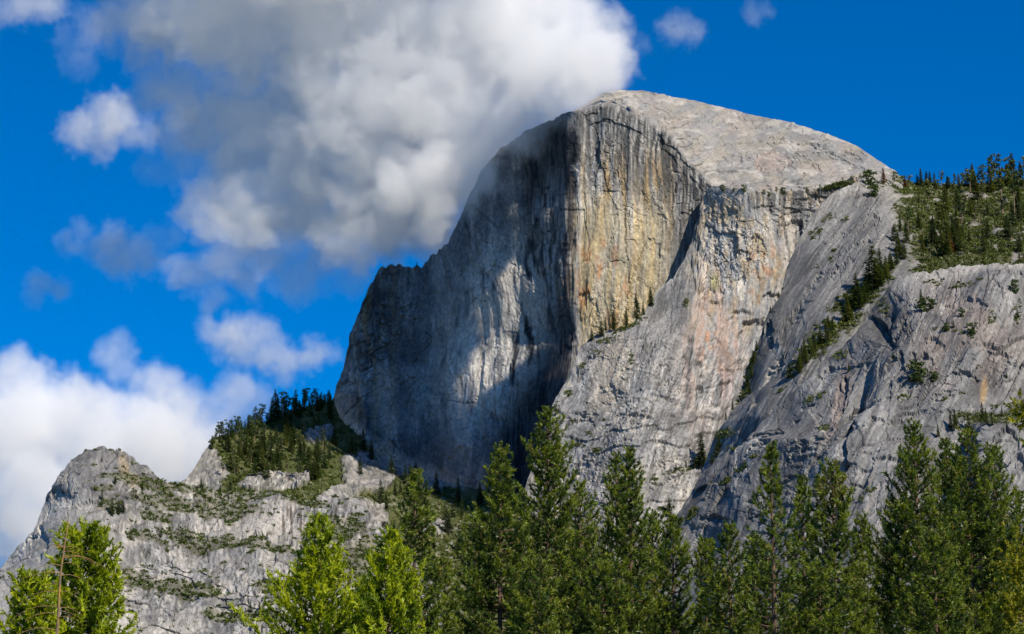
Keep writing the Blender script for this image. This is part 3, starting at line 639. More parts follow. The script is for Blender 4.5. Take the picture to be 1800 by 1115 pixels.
def needle_tufts(P, A, S, C, n, length, width, spread, rnd, back=0.5):
    """Bundles of needles about twig ends: P positions, A twig directions, S sizes, C colours."""
    m = len(P)
    P = np.repeat(P, n, 0); A = np.repeat(A, n, 0); S = np.repeat(S, n)[:, None]; C = np.repeat(C, n, 0)
    r = unit(rnd.normal(size=(m * n, 3)))
    per = unit(np.cross(A, r))
    th = rnd.uniform(spread[0], spread[1], (m * n, 1))
    D = unit(A * np.cos(th) + per * np.sin(th))
    B = P - A * (rnd.rand(m * n, 1) * back) * S * length * 2.0
    L = length * S * rnd.uniform(0.7, 1.15, (m * n, 1))
    W = unit(np.cross(D, rnd.normal(size=(m * n, 3)))) * width * rnd.uniform(0.7, 1.3, (m * n, 1))
    V = np.stack([B - W * 0.5, B + W * 0.5, B + D * L + np.array([0, 0, -0.12]) * L * rnd.rand(m * n, 1)], 1).reshape(-1, 3)
    C = C * rnd.uniform(0.75, 1.25, (m * n, 1))
    return V, np.arange(m * n * 3).reshape(-1, 3), np.repeat(C, 3, 0)

PINE_DARK = np.array([0.030, 0.056, 0.010]); PINE_MID = np.array([0.092, 0.146, 0.020]); PINE_OLIVE = np.array([0.205, 0.25, 0.024]); PINE_NEW = np.array([0.25, 0.24, 0.05])
def pine(name, label, group, tip, Y, half, seed, dens=1.0, taper=0.8, tone=0.0, gold=0.0, zfloor=None, twin=None, bare=0.0):
    """A ponderosa pine: wobbling tapered trunk, whorls of upswept limbs, forked twigs and bottlebrush tufts."""
    rnd = np.random.RandomState(seed)
    top = at(tip[0], tip[1], Y)
    H = top[2]; ppm = KPX * Y / CP * 1.0                        # metres per photograph pixel at this distance
    R = half * ppm
    zf = at(900, 1115, Y)[2] - 2.5                             # foliage is carried a little past the foot of the view
    zc = max(zf, H * 0.25)
    root = bpy.data.objects.new(name, None); link(root); root.location = (top[0], top[1], 0); root.empty_display_size = 1
    tag(root, label, 'tree', group)
    kz = np.linspace(0, H, 26); wob = 0.14
    bx = wob * fbm(kz / 6.0, kz * 0 + seed, 3, seed) * (1 - kz / H); by = wob * fbm(kz / 6.0, kz * 0 + seed + 9.5, 3, seed + 1) * (1 - kz / H)
    r0 = H * 0.0105
    rad = r0 * (0.06 + 0.94 * (1 - kz / H) ** 0.85)
    V, F = tube(np.stack([bx, by, kz], 1), rad, 9)
    tr = bpy.data.objects.new('trunk', mesh_from('trunk', V, F, M_BARK, smooth=True)); link(tr, root)
    limbs, P, A, S, C = [], [], [], [], []
    z = zc; span = H - at(900, 1115, Y)[2]
    leaders = [(0.0, 0.0, H)]
    if twin: leaders.append((twin[0] * ppm, 0.0, H - twin[1] * ppm))
    while z < H - 0.25:
        f = (H - z) / span                                      # 0 at the tip, 1 at the foot of the view
        nb = rnd.randint(4, 7)
        a0 = rnd.rand() * 6.28
        for k in range(nb):
            if rnd.rand() < bare * min(1, f * 2): continue
            az = a0 + k * 6.283 / nb + rnd.uniform(-0.35, 0.35)
            Lb = R * min(1.25, (max(f, 0) ** taper)) * rnd.uniform(0.62, 1.22) + 0.10
            Lb *= 0.8 + 0.45 * perlin(np.array([az * 1.1]), np.array([z * 0.35]), seed)[0] + 0.1
            rise = 0.95 - 0.75 * min(1, f * 1.3) + rnd.uniform(-0.15, 0.15)
            ox, oy = np.interp(z, kz, bx), np.interp(z, kz, by)
            hor = np.array([math.cos(az), math.sin(az), 0])
            s = np.linspace(0, 1, 7)
            path = np.array([ox, oy, z])[None] + hor[None] * (Lb * (s * (1 - 0.12 * s)))[:, None]
            path[:, 2] += Lb * (rise * s - 0.38 * s * (1 - s) * min(1, f * 1.6) + 0.30 * s ** 3)
            path += rnd.normal(scale=0.02 * Lb, size=path.shape) * s[:, None]
            limbs.append(tube(path, np.linspace(0.012 * Lb + 0.010, 0.006, 7), 4))
            shade = rnd.uniform(-0.3, 0.3)
            def tuft(p, a, sz, tipness):
                P.append(p); A.append(a); S.append(sz * (0.42 + 0.58 * min(1, f * 4)))
                w = np.clip(0.10 + 0.75 * tipness + shade + tone + rnd.uniform(-0.3, 0.3), 0, 1)  # older inner needles darker, tips brighter; crown shading put into the colour
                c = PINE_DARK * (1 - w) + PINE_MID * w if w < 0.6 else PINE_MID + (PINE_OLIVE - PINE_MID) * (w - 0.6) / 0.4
                if rnd.rand() < 0.05 * tipness + gold * (z > H - 3.2): c = PINE_NEW
                C.append(c)
            def along(q):
                i = min(5, int(q * 6)); w = q * 6 - i
                return path[i] * (1 - w) + path[i + 1] * w, unit(path[i + 1] - path[i])
            p_, d_ = along(0.999); tuft(p_, d_, 1.15, 1.0)
            nt_ = max(2, int(Lb / 0.29 * dens))
            for j in range(nt_):
                q = 0.22 + 0.78 * (j + rnd.rand()) / nt_
                p_, d_ = along(min(q, 0.99))
                side = unit(np.cross(d_, np.array([0, 0, 1.0]))) * (1 if (j % 2) else -1)
                td = unit(d_ * 0.75 + side * rnd.uniform(0.4, 1.0) + np.array([0, 0, rnd.uniform(0.0, 0.65)]))
                tl = (0.18 + 0.34 * Lb * (1 - q) + 0.12) * rnd.uniform(0.6, 1.25)
                tl = min(tl, 1.5)
                e_ = p_ + td * tl
                if tl > 0.3: limbs.append(tube(np.stack([p_, p_ + td * tl * 0.5, e_]), [0.011, 0.009, 0.005], 3))
                tuft(e_, td, rnd.uniform(0.8, 1.15), 0.4 + 0.6 * q)
                for u in np.arange(0.40, tl, 0.42):
                    tuft(e_ - td * u, unit(td + rnd.normal(scale=0.35, size=3)), rnd.uniform(0.65, 0.95), 0.15 + 0.4 * q)
        z += rnd.uniform(0.30, 0.46) + 0.10 * min(1, f)
    tuft_top = np.array([bx[-1], by[-1], H - 0.12])
    P.append(tuft_top); A.append(np.array([0, 0, 1.0])); S.append(1.1); C.append(PINE_OLIVE)
    for u in (0.3, 0.6, 0.95):
        for k in range(3):
            P.append(tuft_top - np.array([0, 0, u])); A.append(unit(rnd.normal(size=3) * 0.5 + np.array([0, 0, 0.8]))); S.append(0.9); C.append(PINE_MID)
    P, A, S, C = map(np.array, (P, A, S, C))
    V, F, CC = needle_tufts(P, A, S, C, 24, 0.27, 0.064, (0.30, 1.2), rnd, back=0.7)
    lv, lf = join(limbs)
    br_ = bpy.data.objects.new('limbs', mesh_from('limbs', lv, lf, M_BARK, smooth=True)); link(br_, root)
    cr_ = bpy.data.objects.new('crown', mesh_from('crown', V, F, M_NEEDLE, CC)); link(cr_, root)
    return root

CED_DARK = np.array([0.035, 0.075, 0.008]); CED_MID = np.array([0.19, 0.27, 0.010]); CED_LITE = np.array([0.43, 0.49, 0.012])
def cedar(name, label, group, tip, Y, half, seed, taper=0.75, shift=0.0, lo=0.0, tone=0.0, dens=1.0):
    """An incense cedar: upswept limbs ending in plumes of flat, bright sprays."""
    rnd = np.random.RandomState(seed)
    top = at(tip[0], tip[1], Y); H = top[2]; ppm = KPX * Y / CP; R = half * ppm
    zc = at(900, 1115, Y)[2] - 2.0
    root = bpy.data.objects.new(name, None); link(root); root.location = (top[0], top[1], 0)
    tag(root, label, 'tree', group)
    kz = np.linspace(0, H - 0.2, 20)
    bx = 0.05 * np.sin(kz); by = 0.05 * np.cos(kz * 0.8)
    V, F = tube(np.stack([bx, by, kz], 1), H * 0.0125 * (0.05 + 0.95 * (1 - kz / H)), 8)
    link(bpy.data.objects.new('trunk', mesh_from('trunk', V, F, M_CBARK, smooth=True)), root)
    limbs, P, A, S, C = [], [], [], [], []
    z = zc; span = H - at(900, 1115, Y)[2]
    while z < H - 0.15:
        f = (H - z) / span
        nb = rnd.randint(4, 7); a0 = rnd.rand() * 6.28
        for k in range(nb):
            az = a0 + k * 6.283 / nb + rnd.uniform(-0.4, 0.4)
            Lb = R * min(1.2, max(f, 0.01) ** taper) * rnd.uniform(0.7, 1.2) * (1.0 + 0.35 * perlin(np.array([az * 1.3]), np.array([z * 0.5]), seed)[0]) + 0.12
            s = np.linspace(0, 1, 6); hor = np.array([math.cos(az), math.sin(az), 0])
            path = np.array([0, 0, z])[None] + hor[None] * (Lb * s)[:, None]
            path[:, 2] += Lb * (0.15 * s + 0.5 * s ** 2)
            path += rnd.normal(scale=0.03 * Lb, size=path.shape) * s[:, None]
            limbs.append(tube(path, np.linspace(0.012 * Lb + 0.008, 0.005, 6), 4))
            shade = rnd.uniform(-0.25, 0.25)
            nt_ = max(2, int(Lb / 0.085 * dens))
            for j in range(nt_):
                q = 0.25 + 0.75 * (j + rnd.rand()) / nt_
                i = min(4, int(q * 5)); w = q * 5 - i
                p_ = path[i] * (1 - w) + path[min(i + 1, 5)] * w
                d_ = unit(path[min(i + 1, 5)] - path[i])
                td = unit(d_ * 0.5 + rnd.normal(scale=0.55, size=3) + np.array([0, 0, 0.55]))
                ln = rnd.uniform(0.12, 0.34) * (1.2 - 0.5 * q)
                P.append(p_ + td * ln); A.append(td); S.append(rnd.uniform(0.7, 1.2))
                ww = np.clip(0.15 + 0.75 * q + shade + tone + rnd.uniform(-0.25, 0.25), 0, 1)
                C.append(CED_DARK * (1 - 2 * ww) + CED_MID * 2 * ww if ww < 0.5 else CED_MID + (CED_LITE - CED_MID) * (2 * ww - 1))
        z += rnd.uniform(0.16, 0.26)
    for u in np.arange(0, 0.9, 0.08):
        P.append(np.array([0, 0, H - u - 0.1]) + rnd.normal(scale=0.03 + 0.06 * u, size=3)); A.append(unit(np.array([0, 0, 1.0]) + rnd.normal(scale=0.3, size=3))); S.append(0.8); C.append(CED_LITE)
    P, A, S, C = map(np.array, (P, A, S, C))
    V, F, CC = needle_tufts(P, A, S, C, 22, 0.17, 0.044, (0.05, 0.9), rnd, back=1.0)
    lv, lf = join(limbs)
    link(bpy.data.objects.new('limbs', mesh_from('limbs', lv, lf, M_CBARK, smooth=True)), root)
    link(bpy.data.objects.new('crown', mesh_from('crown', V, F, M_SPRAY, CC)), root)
    return root

PG = 'tall dark pines standing in a row before the cliffs'
CGR = 'bright yellow-green cedars at the meadow edge'
FILL = 'lower pines filling the row'
pines = [
    # tip, distance, half width, seed, options, label
    ((730, 824), 150, 78, 11, dict(dens=1.0), 'dark pine with bare trunk showing, between the bright cedar and the face'),
    ((880, 784), 152, 96, 12, dict(dens=1.1, twin=(24, 26)), 'dense dark pine below the shadowed face, second tallest of the middle group'),
    ((963, 714), 158, 108, 13, dict(dens=1.15), 'tallest pine of the middle group, its tip against the foot of the pale apron'),
    ((1107, 789), 156, 72, 14, dict(dens=0.95), 'slim pine before the pale apron, one of two standing close together'),
    ((1083, 796), 166, 66, 15, dict(dens=0.9), 'slim pine with a wider crown, just behind its close twin before the apron'),
    ((1182, 905), 150, 62, 16, dict(dens=1.0), 'short pine between the close pair and the sparse pine'),
    ((1281, 920), 146, 58, 17, dict(dens=1.0), 'short pine just before the sparse long-limbed pine'),
    ((1354, 778), 140, 82, 18, dict(dens=0.62, taper=0.9, bare=0.25), 'sparse pine with long bare limbs and tufted ends before the grey slabs'),
    ((1409, 836), 165, 62, 19, dict(dens=1.0), 'narrow pine between the sparse pine and the golden-topped pine'),
    ((1462, 812), 150, 84, 20, dict(dens=1.0, gold=0.35, taper=0.62), 'pine with a golden yellow top before the grey wall'),
    ((1606, 738), 152, 108, 21, dict(dens=1.1), 'tall pine with clear whorled top before the grey wall'),
    ((1697, 756), 156, 110, 22, dict(dens=1.1, taper=0.68), 'broad tall pine near the end of the row under the wall ledge'),
    ((1662, 770), 172, 80, 23, dict(dens=0.9), 'pine standing behind and between the two tallest pines of the row end'),
    ((1744, 781), 168, 76, 24, dict(dens=1.0, taper=0.6), 'last tall pine of the row, beside the yellow-leaved tree'),
]
for (tip, Y, half, seed, opt, label) in pines:
    pine('pine_tree', label, PG, tip, Y, half, seed, **opt)
fills = [((1240, 948), 162, 40, 31, 'thin young pine between two short pines under the slabs'), ((1146, 900), 172, 60, 32, 'low pine partly hidden behind the close pair'), ((1328, 940), 172, 56, 33, 'low pine half hidden behind the sparse pine'),
         ((1515, 905), 170, 44, 34, 'thin pine tip standing clear between golden-topped pine and tall pine'), ((1572, 880), 160, 62, 35, 'bushy pine in front of the tall whorled pine'), ((1790, 868), 176, 56, 37, 'pine tip at the edge of the view behind the yellow-leaved tree'),
         ((838, 905), 178, 62, 38, 'low pine behind the second tallest of the middle group'), ((1020, 850), 180, 66, 39, 'pine behind the tallest one of the middle group'), ((1640, 930), 142, 70, 40, 'low bushy pine at the foot of the two tallest pines'),
         ((1440, 1000), 140, 70, 41, 'low bushy pine under the golden-topped pine'), ((940, 990), 144, 70, 42, 'low bushy pine at the foot of the middle group'), ((1060, 990), 146, 66, 43, 'low bushy pine at the foot of the close pair'), ((770, 985), 160, 56, 44, 'low pine beside the bare-trunked pine')]
for (tip, Y, half, seed, label) in fills:
    pine('pine_tree', label, FILL, tip, Y, half, seed, dens=1.0, taper=0.62)
cedar('cedar_tree', 'bright conical cedar, taller of two standing together', CGR, (562, 903), 88, 84, 51, taper=1.0)
cedar('cedar_tree', 'bright slim cedar in front of the bare-trunked pine', CGR, (687, 935), 84, 54, 52, taper=0.6)
cedar('cedar_tree', 'broad round-topped bright cedar behind the dead trunk', CGR, (152, 930), 74, 62, 53, taper=0.34, dens=1.35)
cedar('cedar_tree', 'lower bright cedar spreading beside the round-topped one', CGR, (60, 1008), 72, 40, 54, taper=0.4, dens=1.3)
cedar('cedar_tree', 'small bright cedar tip low between knoll cliffs', CGR, (640, 1020), 92, 40, 55, taper=0.6)

# the dead trunk with bare curving limbs
rnd = np.random.RandomState(77)
Ys = 66.0; tp = at(119, 905, Ys); bt_ = at(98, 1115, Ys)
sl_ = (tp - bt_) / (tp[2] - bt_[2]); foot = bt_ - sl_ * bt_[2]
root = bpy.data.objects.new('dead_tree', None); link(root); root.location = tuple(foot)
tag(root, 'thin dead trunk with bare limbs and orange lichen before the round-topped cedar', 'dead tree')
m, nt, b, out = new_mat('dead_wood')
tc = nt.nodes.new('ShaderNodeTexCoord'); nz = nt.nodes.new('ShaderNodeTexNoise'); nz.inputs['Scale'].default_value = 3.0; nz.inputs['Detail'].default_value = 5
nt.links.new(tc.outputs['Object'], nz.inputs['Vector'])
cr = nt.nodes.new('ShaderNodeValToRGB'); e = cr.color_ramp.elements; e[0].position = 0.38; e[0].color = (0.16, 0.11, 0.075, 1); e[1].position = 0.62; e[1].color = (0.33, 0.19, 0.045, 1)
nt.links.new(nz.outputs['Fac'], cr.inputs['Fac']); nt.links.new(cr.outputs[0], b.inputs['Base Color']); b.inputs['Roughness'].default_value = 0.9
M_DEAD = m
zz = np.linspace(0, tp[2], 30)
path = sl_[None] * zz[:, None]; path[:, 0] += 0.03 * np.sin(zz * 2.2)
V, F = tube(path, 0.085 * (1 - zz / tp[2]) ** 0.7 + 0.007, 8)
link(bpy.data.objects.new('trunk', mesh_from('trunk', V, F, M_DEAD, smooth=True)), root)
z0 = bt_[2]
for k in range(22):
    z = z0 + (tp[2] - z0) * (0.02 + 0.75 * rnd.rand()); az = rnd.choice([0, math.pi]) + rnd.uniform(-0.7, 0.7)
    Lb = rnd.uniform(0.5, 1.9) * (1 - 0.6 * (z - z0) / (tp[2] - z0)); s = np.linspace(0, 1, 8)
    p = (sl_ * z)[None] + np.array([math.cos(az), math.sin(az), 0])[None] * (Lb * s)[:, None]
    p[:, 2] += Lb * (0.30 * s - 0.55 * s * s) + 0.02 * rnd.normal(size=8) * s
    V, F = tube(p, np.linspace(0.014, 0.003, 8), 4)
    link(bpy.data.objects.new('limb', mesh_from('limb', V, F, M_DEAD, smooth=True)), root)

# the yellow-leaved broadleaf at the edge of the view
rnd = np.random.RandomState(88); Yo = 70.0
c0 = at(1850, 900, Yo)
root = bpy.data.objects.new('oak_tree', None); link(root); root.location = (c0[0], c0[1], 0)
tag(root, 'yellow-green leafy tree cut off by the edge beside the last pine', 'tree')
lobes = [(1803, 722, 36, 34), (1842, 800, 50, 70), (1786, 985, 38, 62), (1840, 930, 50, 60), (1778, 1072, 32, 46), (1840, 1060, 60, 70), (1850, 690, 40, 40)]
P, A, S, C, limbs = [], [], [], [], []
trunk_top = at(1850, 760, Yo)[2]
zz = np.linspace(0, trunk_top, 14); V, F = tube(np.stack([0.05 * np.sin(zz), 0 * zz, zz], 1), 0.26 * (1 - zz / trunk_top) ** 0.7 + 0.02, 8)
link(bpy.data.objects.new('trunk', mesh_from('trunk', V, F, M_CBARK, smooth=True)), root)
for (a, b_, rx, ry) in lobes:
    cc = at(a, b_, Yo) - np.array([c0[0], c0[1], 0]); sx, sz = rx * KPX * Yo, ry * KPX * Yo
    st0 = np.array([0, 0, max(1.0, cc[2] - abs(cc[0]) * 0.8 - 0.6)])
    limbs.append(tube(np.stack([st0, (st0 + cc) / 2 + np.array([0, 0, 0.1]), cc]), [0.05, 0.035, 0.012], 5))
    for k in range(150):
        v = rnd.normal(size=3); v = v / np.linalg.norm(v) * rnd.rand() ** 0.4
        p = cc + v * np.array([sx, sx, sz]) * (1 + 0.25 * rnd.normal())
        if k % 8 == 0: limbs.append(tube(np.stack([cc, (cc + p) / 2 + 0.03, p]), [0.014, 0.009, 0.004], 3))
        P.append(p); A.append(unit(v + np.array([0, 0, 0.5]))); S.append(rnd.uniform(0.7, 1.2)); w = rnd.rand()
        C.append(np.array([0.10, 0.13, 0.012]) * (1 - w) + np.array([0.42, 0.40, 0.03]) * w)
P, A, S, C = map(np.array, (P, A, S, C))
V, F, CC = needle_tufts(P, A, S, C, 16, 0.10, 0.055, (0.1, 1.5), rnd, back=1.0)
lv, lf = join(limbs)
link(bpy.data.objects.new('limbs', mesh_from('limbs', lv, lf, M_CBARK, smooth=True)), root)
link(bpy.data.objects.new('crown', mesh_from('crown', V, F, M_SPRAY, CC)), root)

# ------------------------------------------------------------------ far conifers on ledges, benches and ridges
def far_crown(rnd, kind):
    """Unit-height crown of small leaf faces in whorls, with gaps and an uneven edge."""
    tri, col = [], []
    if kind in ('fir', 'wide', 'dead'):
        base, R = {'fir': (0.10, 0.15), 'wide': (0.08, 0.21), 'dead': (0.15, 0.16)}[kind]
        z = base
        while z < 0.985:
            f = (1 - z) / (1 - base)
            n = int(5 + 6 * f); a0 = rnd.rand() * 6.28
            for k in range(n):
                if rnd.rand() < 0.12: continue
                az = a0 + k * 6.283 / n + rnd.uniform(-.3, .3); L = (R * f ** 0.85 + 0.012) * rnd.uniform(0.6, 1.25)
                d = np.array([math.cos(az), math.sin(az), 0]); s = np.array([-math.sin(az), math.cos(az), 0])
                for q in (0.35, 0.65, 1.0):
                    c = d * L * q + np.array([0, 0, z - 0.12 * L * q])
                    w = (0.022 + 0.10 * L) * rnd.uniform(0.7, 1.3)
                    up = rnd.uniform(-0.5, 0.5)
                    tri.append([c + d * w * 1.3 + np.array([0, 0, -0.4 * w]), c + s * w - d * w * 0.4 + np.array([0, 0, up * w]), c - s * w - d * w * 0.4 + np.array([0, 0, -up * w + 0.3 * w])])
                    col.append(0.55 + 0.45 * q + rnd.uniform(-0.25, 0.25))
            z += 0.030 + 0.012 * rnd.rand()
    else:                                             # old pine: bare bole, clumped flat-topped crown
        lo = {'pine': 0.35, 'tallpine': 0.5, 'bush': 0.05}[kind]; R = {'pine': 0.19, 'tallpine': 0.15, 'bush': 0.42}[kind]
        for k in range({'pine': 20, 'tallpine': 17, 'bush': 22}[kind]):
            z = lo + (0.97 - lo) * ((k + rnd.rand()) / 20) % 1.0
            z = min(z, 0.95); f = math.sin(math.pi * min(1, 0.12 + 0.9 * (1 - (z - lo) / (1 - lo)))) ** 0.6
            az = rnd.rand() * 6.28; r = R * f * rnd.uniform(0.25, 1.0)
            c0 = np.array([r * math.cos(az), r * math.sin(az), z]); cs = R * rnd.uniform(0.35, 0.6)
            for j in range(16):
                v = rnd.normal(size=3); v /= np.linalg.norm(v); v[2] *= 0.55
                c = c0 + v * cs * rnd.rand() ** 0.5; w = cs * rnd.uniform(0.25, 0.5)
                t1 = unit(rnd.normal(size=3)); t2 = unit(np.cross(t1, rnd.normal(size=3)))
                tri.append([c + t1 * w, c - t1 * w * 0.5 + t2 * w * 0.8, c - t1 * w * 0.5 - t2 * w * 0.8])
                col.append(0.7 + 0.35 * v[2] + rnd.uniform(-0.25, 0.25))
    tri = np.array(tri); col = np.array(col)
    return tri.reshape(-1, 3), np.arange(len(tri) * 3).reshape(-1, 3), np.repeat(col, 3)
FAR_COL = {'green': np.array([0.060, 0.088, 0.022]), 'light': np.array([0.105, 0.125, 0.03]), 'dark': np.array([0.050, 0.076, 0.028]), 'brown': np.array([0.16, 0.07, 0.035])}
M_FAR = leaf_material('far_needles', 0.25)
M_FBARK = bark_material('far_bark', (0.13, 0.085, 0.06), (0.26, 0.18, 0.13), 0.4)
far_cache = {}
def far_mesh(kind, tone, v):
    key = (kind, tone, v)
    if key not in far_cache:
        rnd = np.random.RandomState(500 + v * 7 + len(kind))
        V, F, w = far_crown(rnd, kind)
        cr_ = mesh_from('crown', V, F, M_FAR, 1.35 * FAR_COL[tone][None] * np.clip(w, 0.25, 1.6)[:, None])
        zz = np.array([-0.10, 0.0, 0.4, 0.96]); r_ = 0.016 if kind != 'bush' else 0.01
        tv, tf = tube(np.stack([0 * zz, 0 * zz, zz], 1), r_ * np.array([1.15, 1, 0.7, 0.12]), 5)
        far_cache[key] = (cr_, mesh_from('trunk', tv, tf, M_FBARK, smooth=True))
    return far_cache[key]
frnd = np.random.RandomState(321)
def auto_label(px, hpx, kind, tone, zones):
    """Size, colour, habit and the stretch of ground it stands on."""
    size = 'tiny' if hpx < 13 else 'small' if hpx < 26 else ('tall' if hpx > 38 else 'middling')
    habit = {'fir': 'narrow fir', 'wide': 'broad fir', 'pine': 'round-crowned pine', 'tallpine': 'bare-trunked pine', 'bush': 'bushy pine', 'dead': 'dead conifer'}[kind]
    shade = {'dark': 'dark', 'green': 'green', 'light': 'pale green', 'brown': 'brown'}[tone]
    where = [w for (x, w) in zones if px <= x][0]
    return '%s %s %s %s' % (size, shade, habit, where)
Z_RIDGE = ((415, 'on the ridge skyline by its bare nose'), (455, 'on the skyline left of mid ridge'), (500, 'on the skyline of mid ridge'), (545, 'on the ridge skyline nearing the face'), (999, 'on the skyline touching the foot of the face'))
Z_STAND = ((440, 'in the stand just behind the ridge nose'), (480, 'in the middle of the ridge stand'), (520, 'in the stand under mid ridge'), (560, 'in the stand towards the shaded face'), (999, 'at the shaded end of the ridge stand'))
Z_BSKY = ((1640, 'on the bench skyline close to the dome'), (1690, 'on the middle of the bench skyline'), (1740, 'on the bench skyline before its tallest pines'), (9999, 'on the bench skyline at the edge of view'))
Z_BENCH = ((1620, 'at the rocky dome end of the bench'), (1670, 'on the bench above the ramp'), (1720, 'in the middle of the green bench'), (1765, 'on the bench below its tallest pines'), (9999, 'on the bench at the edge of view'))
Z_RAMP = ((1420, 'at the low end of the slanting ramp'), (1480, 'on the lower half of the slanting ramp'), (1530, 'on the upper half of the slanting ramp'), (9999, 'at the head of the slanting ramp under the bench'))
Z_PILLAR = ((1300, 'at the cleft end of the pale pillar top'), (1360, 'above the middle of the pale pillar'), (1400, 'over the dark stain of the pale pillar'), (1460, 'where pillar top meets the slabs'), (9999, 'at the dome foot above the slabs'))
Z_WALL = ((1520, 'on the wall right below the ramp'), (1600, 'on the wall under the dark overhang'), (1630, 'in the seam right of the dark overhang'), (1680, 'on the brown middle of the wall'), (1720, 'on the brown wall face below the bench'), (9999, 'high on the wall at the edge of view'))
Z_LEDGE = ((1660, 'at the low end of the wall ledge'), (1690, 'on the wall ledge above the tall whorled pine'), (1720, 'on the middle of the wall ledge'), (1742, 'on the wall ledge under the ochre stain'), (9999, 'at the high end of the wall ledge'))
Z_CLEFT = ((1272, 'at the foot of the cleft between apron and slabs'), (1300, 'low in the cleft between apron and slabs'), (1318, 'midway up the cleft between apron and slabs'), (1340, 'high in the cleft between apron and slabs'), (9999, 'on the slab edge above the cleft'))
Z_KNOLL = ((160, 'on the pale flank of the knoll'), (185, 'under the summit of the knoll'), (205, 'on the brushy step of the knoll'), (260, 'beside the ochre scar of the knoll'), (330, 'in the gap right of the knoll'), (420, 'on the ledges below the wooded ridge'), (9999, 'low on the cliffs before the cedars'))
Z_SCREE = ((700, 'on the shaded slope by the pale outcrop'), (800, 'on the shaded slope under the pale scree'), (9999, 'on the shaded slope behind the middle pines'))
FAR_N = [0]
def far_tree(layer, px, py, hpx, kind, tone, name, label, group, auto=None):
    """A tree with its foot on the rock at a photograph pixel, hpx photograph pixels tall."""
    p = layer.pick(px, py)
    h = hpx * KPX * p[1] / CP
    cm, tm = far_mesh(kind, tone, frnd.randint(4))
    root = bpy.data.objects.new(name, None); link(root)
    root.location = tuple(p); root.rotation_euler = (0, 0, frnd.rand() * 6.28)
    wd = frnd.uniform(0.85, 1.2); root.scale = (h * wd, h * wd, h)
    if auto: label = auto_label(px, hpx, kind, tone, auto)
    tag(root, label, 'tree', group)
    for nm, me in (('trunk', tm), ('crown', cm)):
        c_ = bpy.data.objects.new(nm, me); link(c_, root)
    FAR_N[0] += 1
    return root
# wooded ridge left of the face
G1 = 'dark conifers on the ridge beside the face'; L1 = 'dark conifer in the dense stand on the ridge left of the face'
for x in np.arange(374, 588, 3.6):
    xx = x + frnd.uniform(-2, 2)
    h = np.interp(x, [374, 400, 430, 480, 500, 540, 588], [20, 30, 34, 44, 40, 32, 26]) * frnd.uniform(0.5, 1.3)
    far_tree(hill, xx, hill_top(xx) + frnd.uniform(2, 9), h, frnd.choice(['fir', 'fir', 'wide', 'pine', 'tallpine']), frnd.choice(['dark', 'dark', 'green']), 'fir_tree', L1, G1, Z_RIDGE)
for k in range(92):
    x = frnd.uniform(400, 590); lo_, hi_ = hill_top(x) + 12, np.interp(x, [405, 440, 500, 560, 590], [822, 845, 855, 850, 800])
    y = lo_ + (hi_ - lo_) * frnd.rand() ** 0.8
    far_tree(hill, x, y, frnd.uniform(26, 46) if y > 790 else frnd.uniform(22, 40), frnd.choice(['fir', 'wide', 'wide', 'tallpine', 'pine']), frnd.choice(['dark', 'green', 'green', 'light']), 'fir_tree', L1, G1, Z_STAND)
for (x, y, h, kind, tone, label) in ((372, 790, 26, 'fir', 'green', 'small fir on the bare nose of the wooded ridge'), (413, 828, 34, 'pine', 'light', 'pale thin pine on the pale rock under the ridge stand'), (392, 835, 30, 'tallpine', 'light', 'lone thin pine over the ledges under the ridge nose')):
    far_tree(hill, x, y, h, kind, tone, 'pine_tree', label, 'single trees on the ridge nose')
G2 = 'dark firs on the scree slope below the face'; L2 = 'dark fir on the shaded bushy slope below the face'
for k in range(40):
    x = frnd.uniform(600, 930); y = hill_top(x) + frnd.uniform(18, 120)
    far_tree(hill, x, y, frnd.uniform(22, 52), frnd.choice(['fir', 'wide']), 'dark', 'fir_tree', L2, G2, Z_SCREE)
# bench above the right-hand walls
G3 = 'pines and firs scattered over the sunny bench'; L3 = 'pine or fir on the green sunny bench above the grey wall'
sky_ = [(1527, 318, 26, 'bush', 'green', 'low spreading pine on the bare rock end of the bench'), (1553, 320, 32, 'dead', 'brown', 'brown dead conifer beside the low spreading pine on the bench end'), (1573, 321, 26, 'pine', 'green', 'small pine right where the dome meets the bench'),
        (1595, 325, 24, 'dead', 'brown', 'small reddish dead conifer on the bench skyline'), (1539, 338, 24, 'bush', 'green', 'low bushy pine just under the bench end'), (1706, 340, 52, 'tallpine', 'light', 'thin pale-trunked pine poking above the bench skyline'),
        (1763, 378, 92, 'tallpine', 'light', 'tallest old pine on the bench with a long bare trunk'), (1784, 384, 100, 'tallpine', 'green', 'tall old pine near the edge of the view, next to the tallest bench pine'), (1722, 396, 60, 'tallpine', 'light', 'pine with a bare leaning trunk in mid bench'),
        (1669, 446, 40, 'dead', 'brown', 'thin rusty-brown dying pine on the bench edge')]
for (x, y, h, kind, tone, label) in sky_: far_tree(slabs, x, y, h, kind, tone, 'pine_tree', label, 'single trees on the bench')
for x in np.arange(1603, 1812, 7.5):
    h = np.interp(x, [1600, 1640, 1680, 1710, 1760, 1800], [28, 33, 32, 46, 54, 58]) * frnd.uniform(0.6, 1.15)
    xx = x + frnd.uniform(-3, 3)
    far_tree(slabs, xx, slab_top(xx) + frnd.uniform(2, 12), h, frnd.choice(['pine', 'fir', 'pine', 'wide', 'tallpine']), frnd.choice(['green', 'dark', 'light']), 'pine_tree', L3, G3, Z_BSKY)
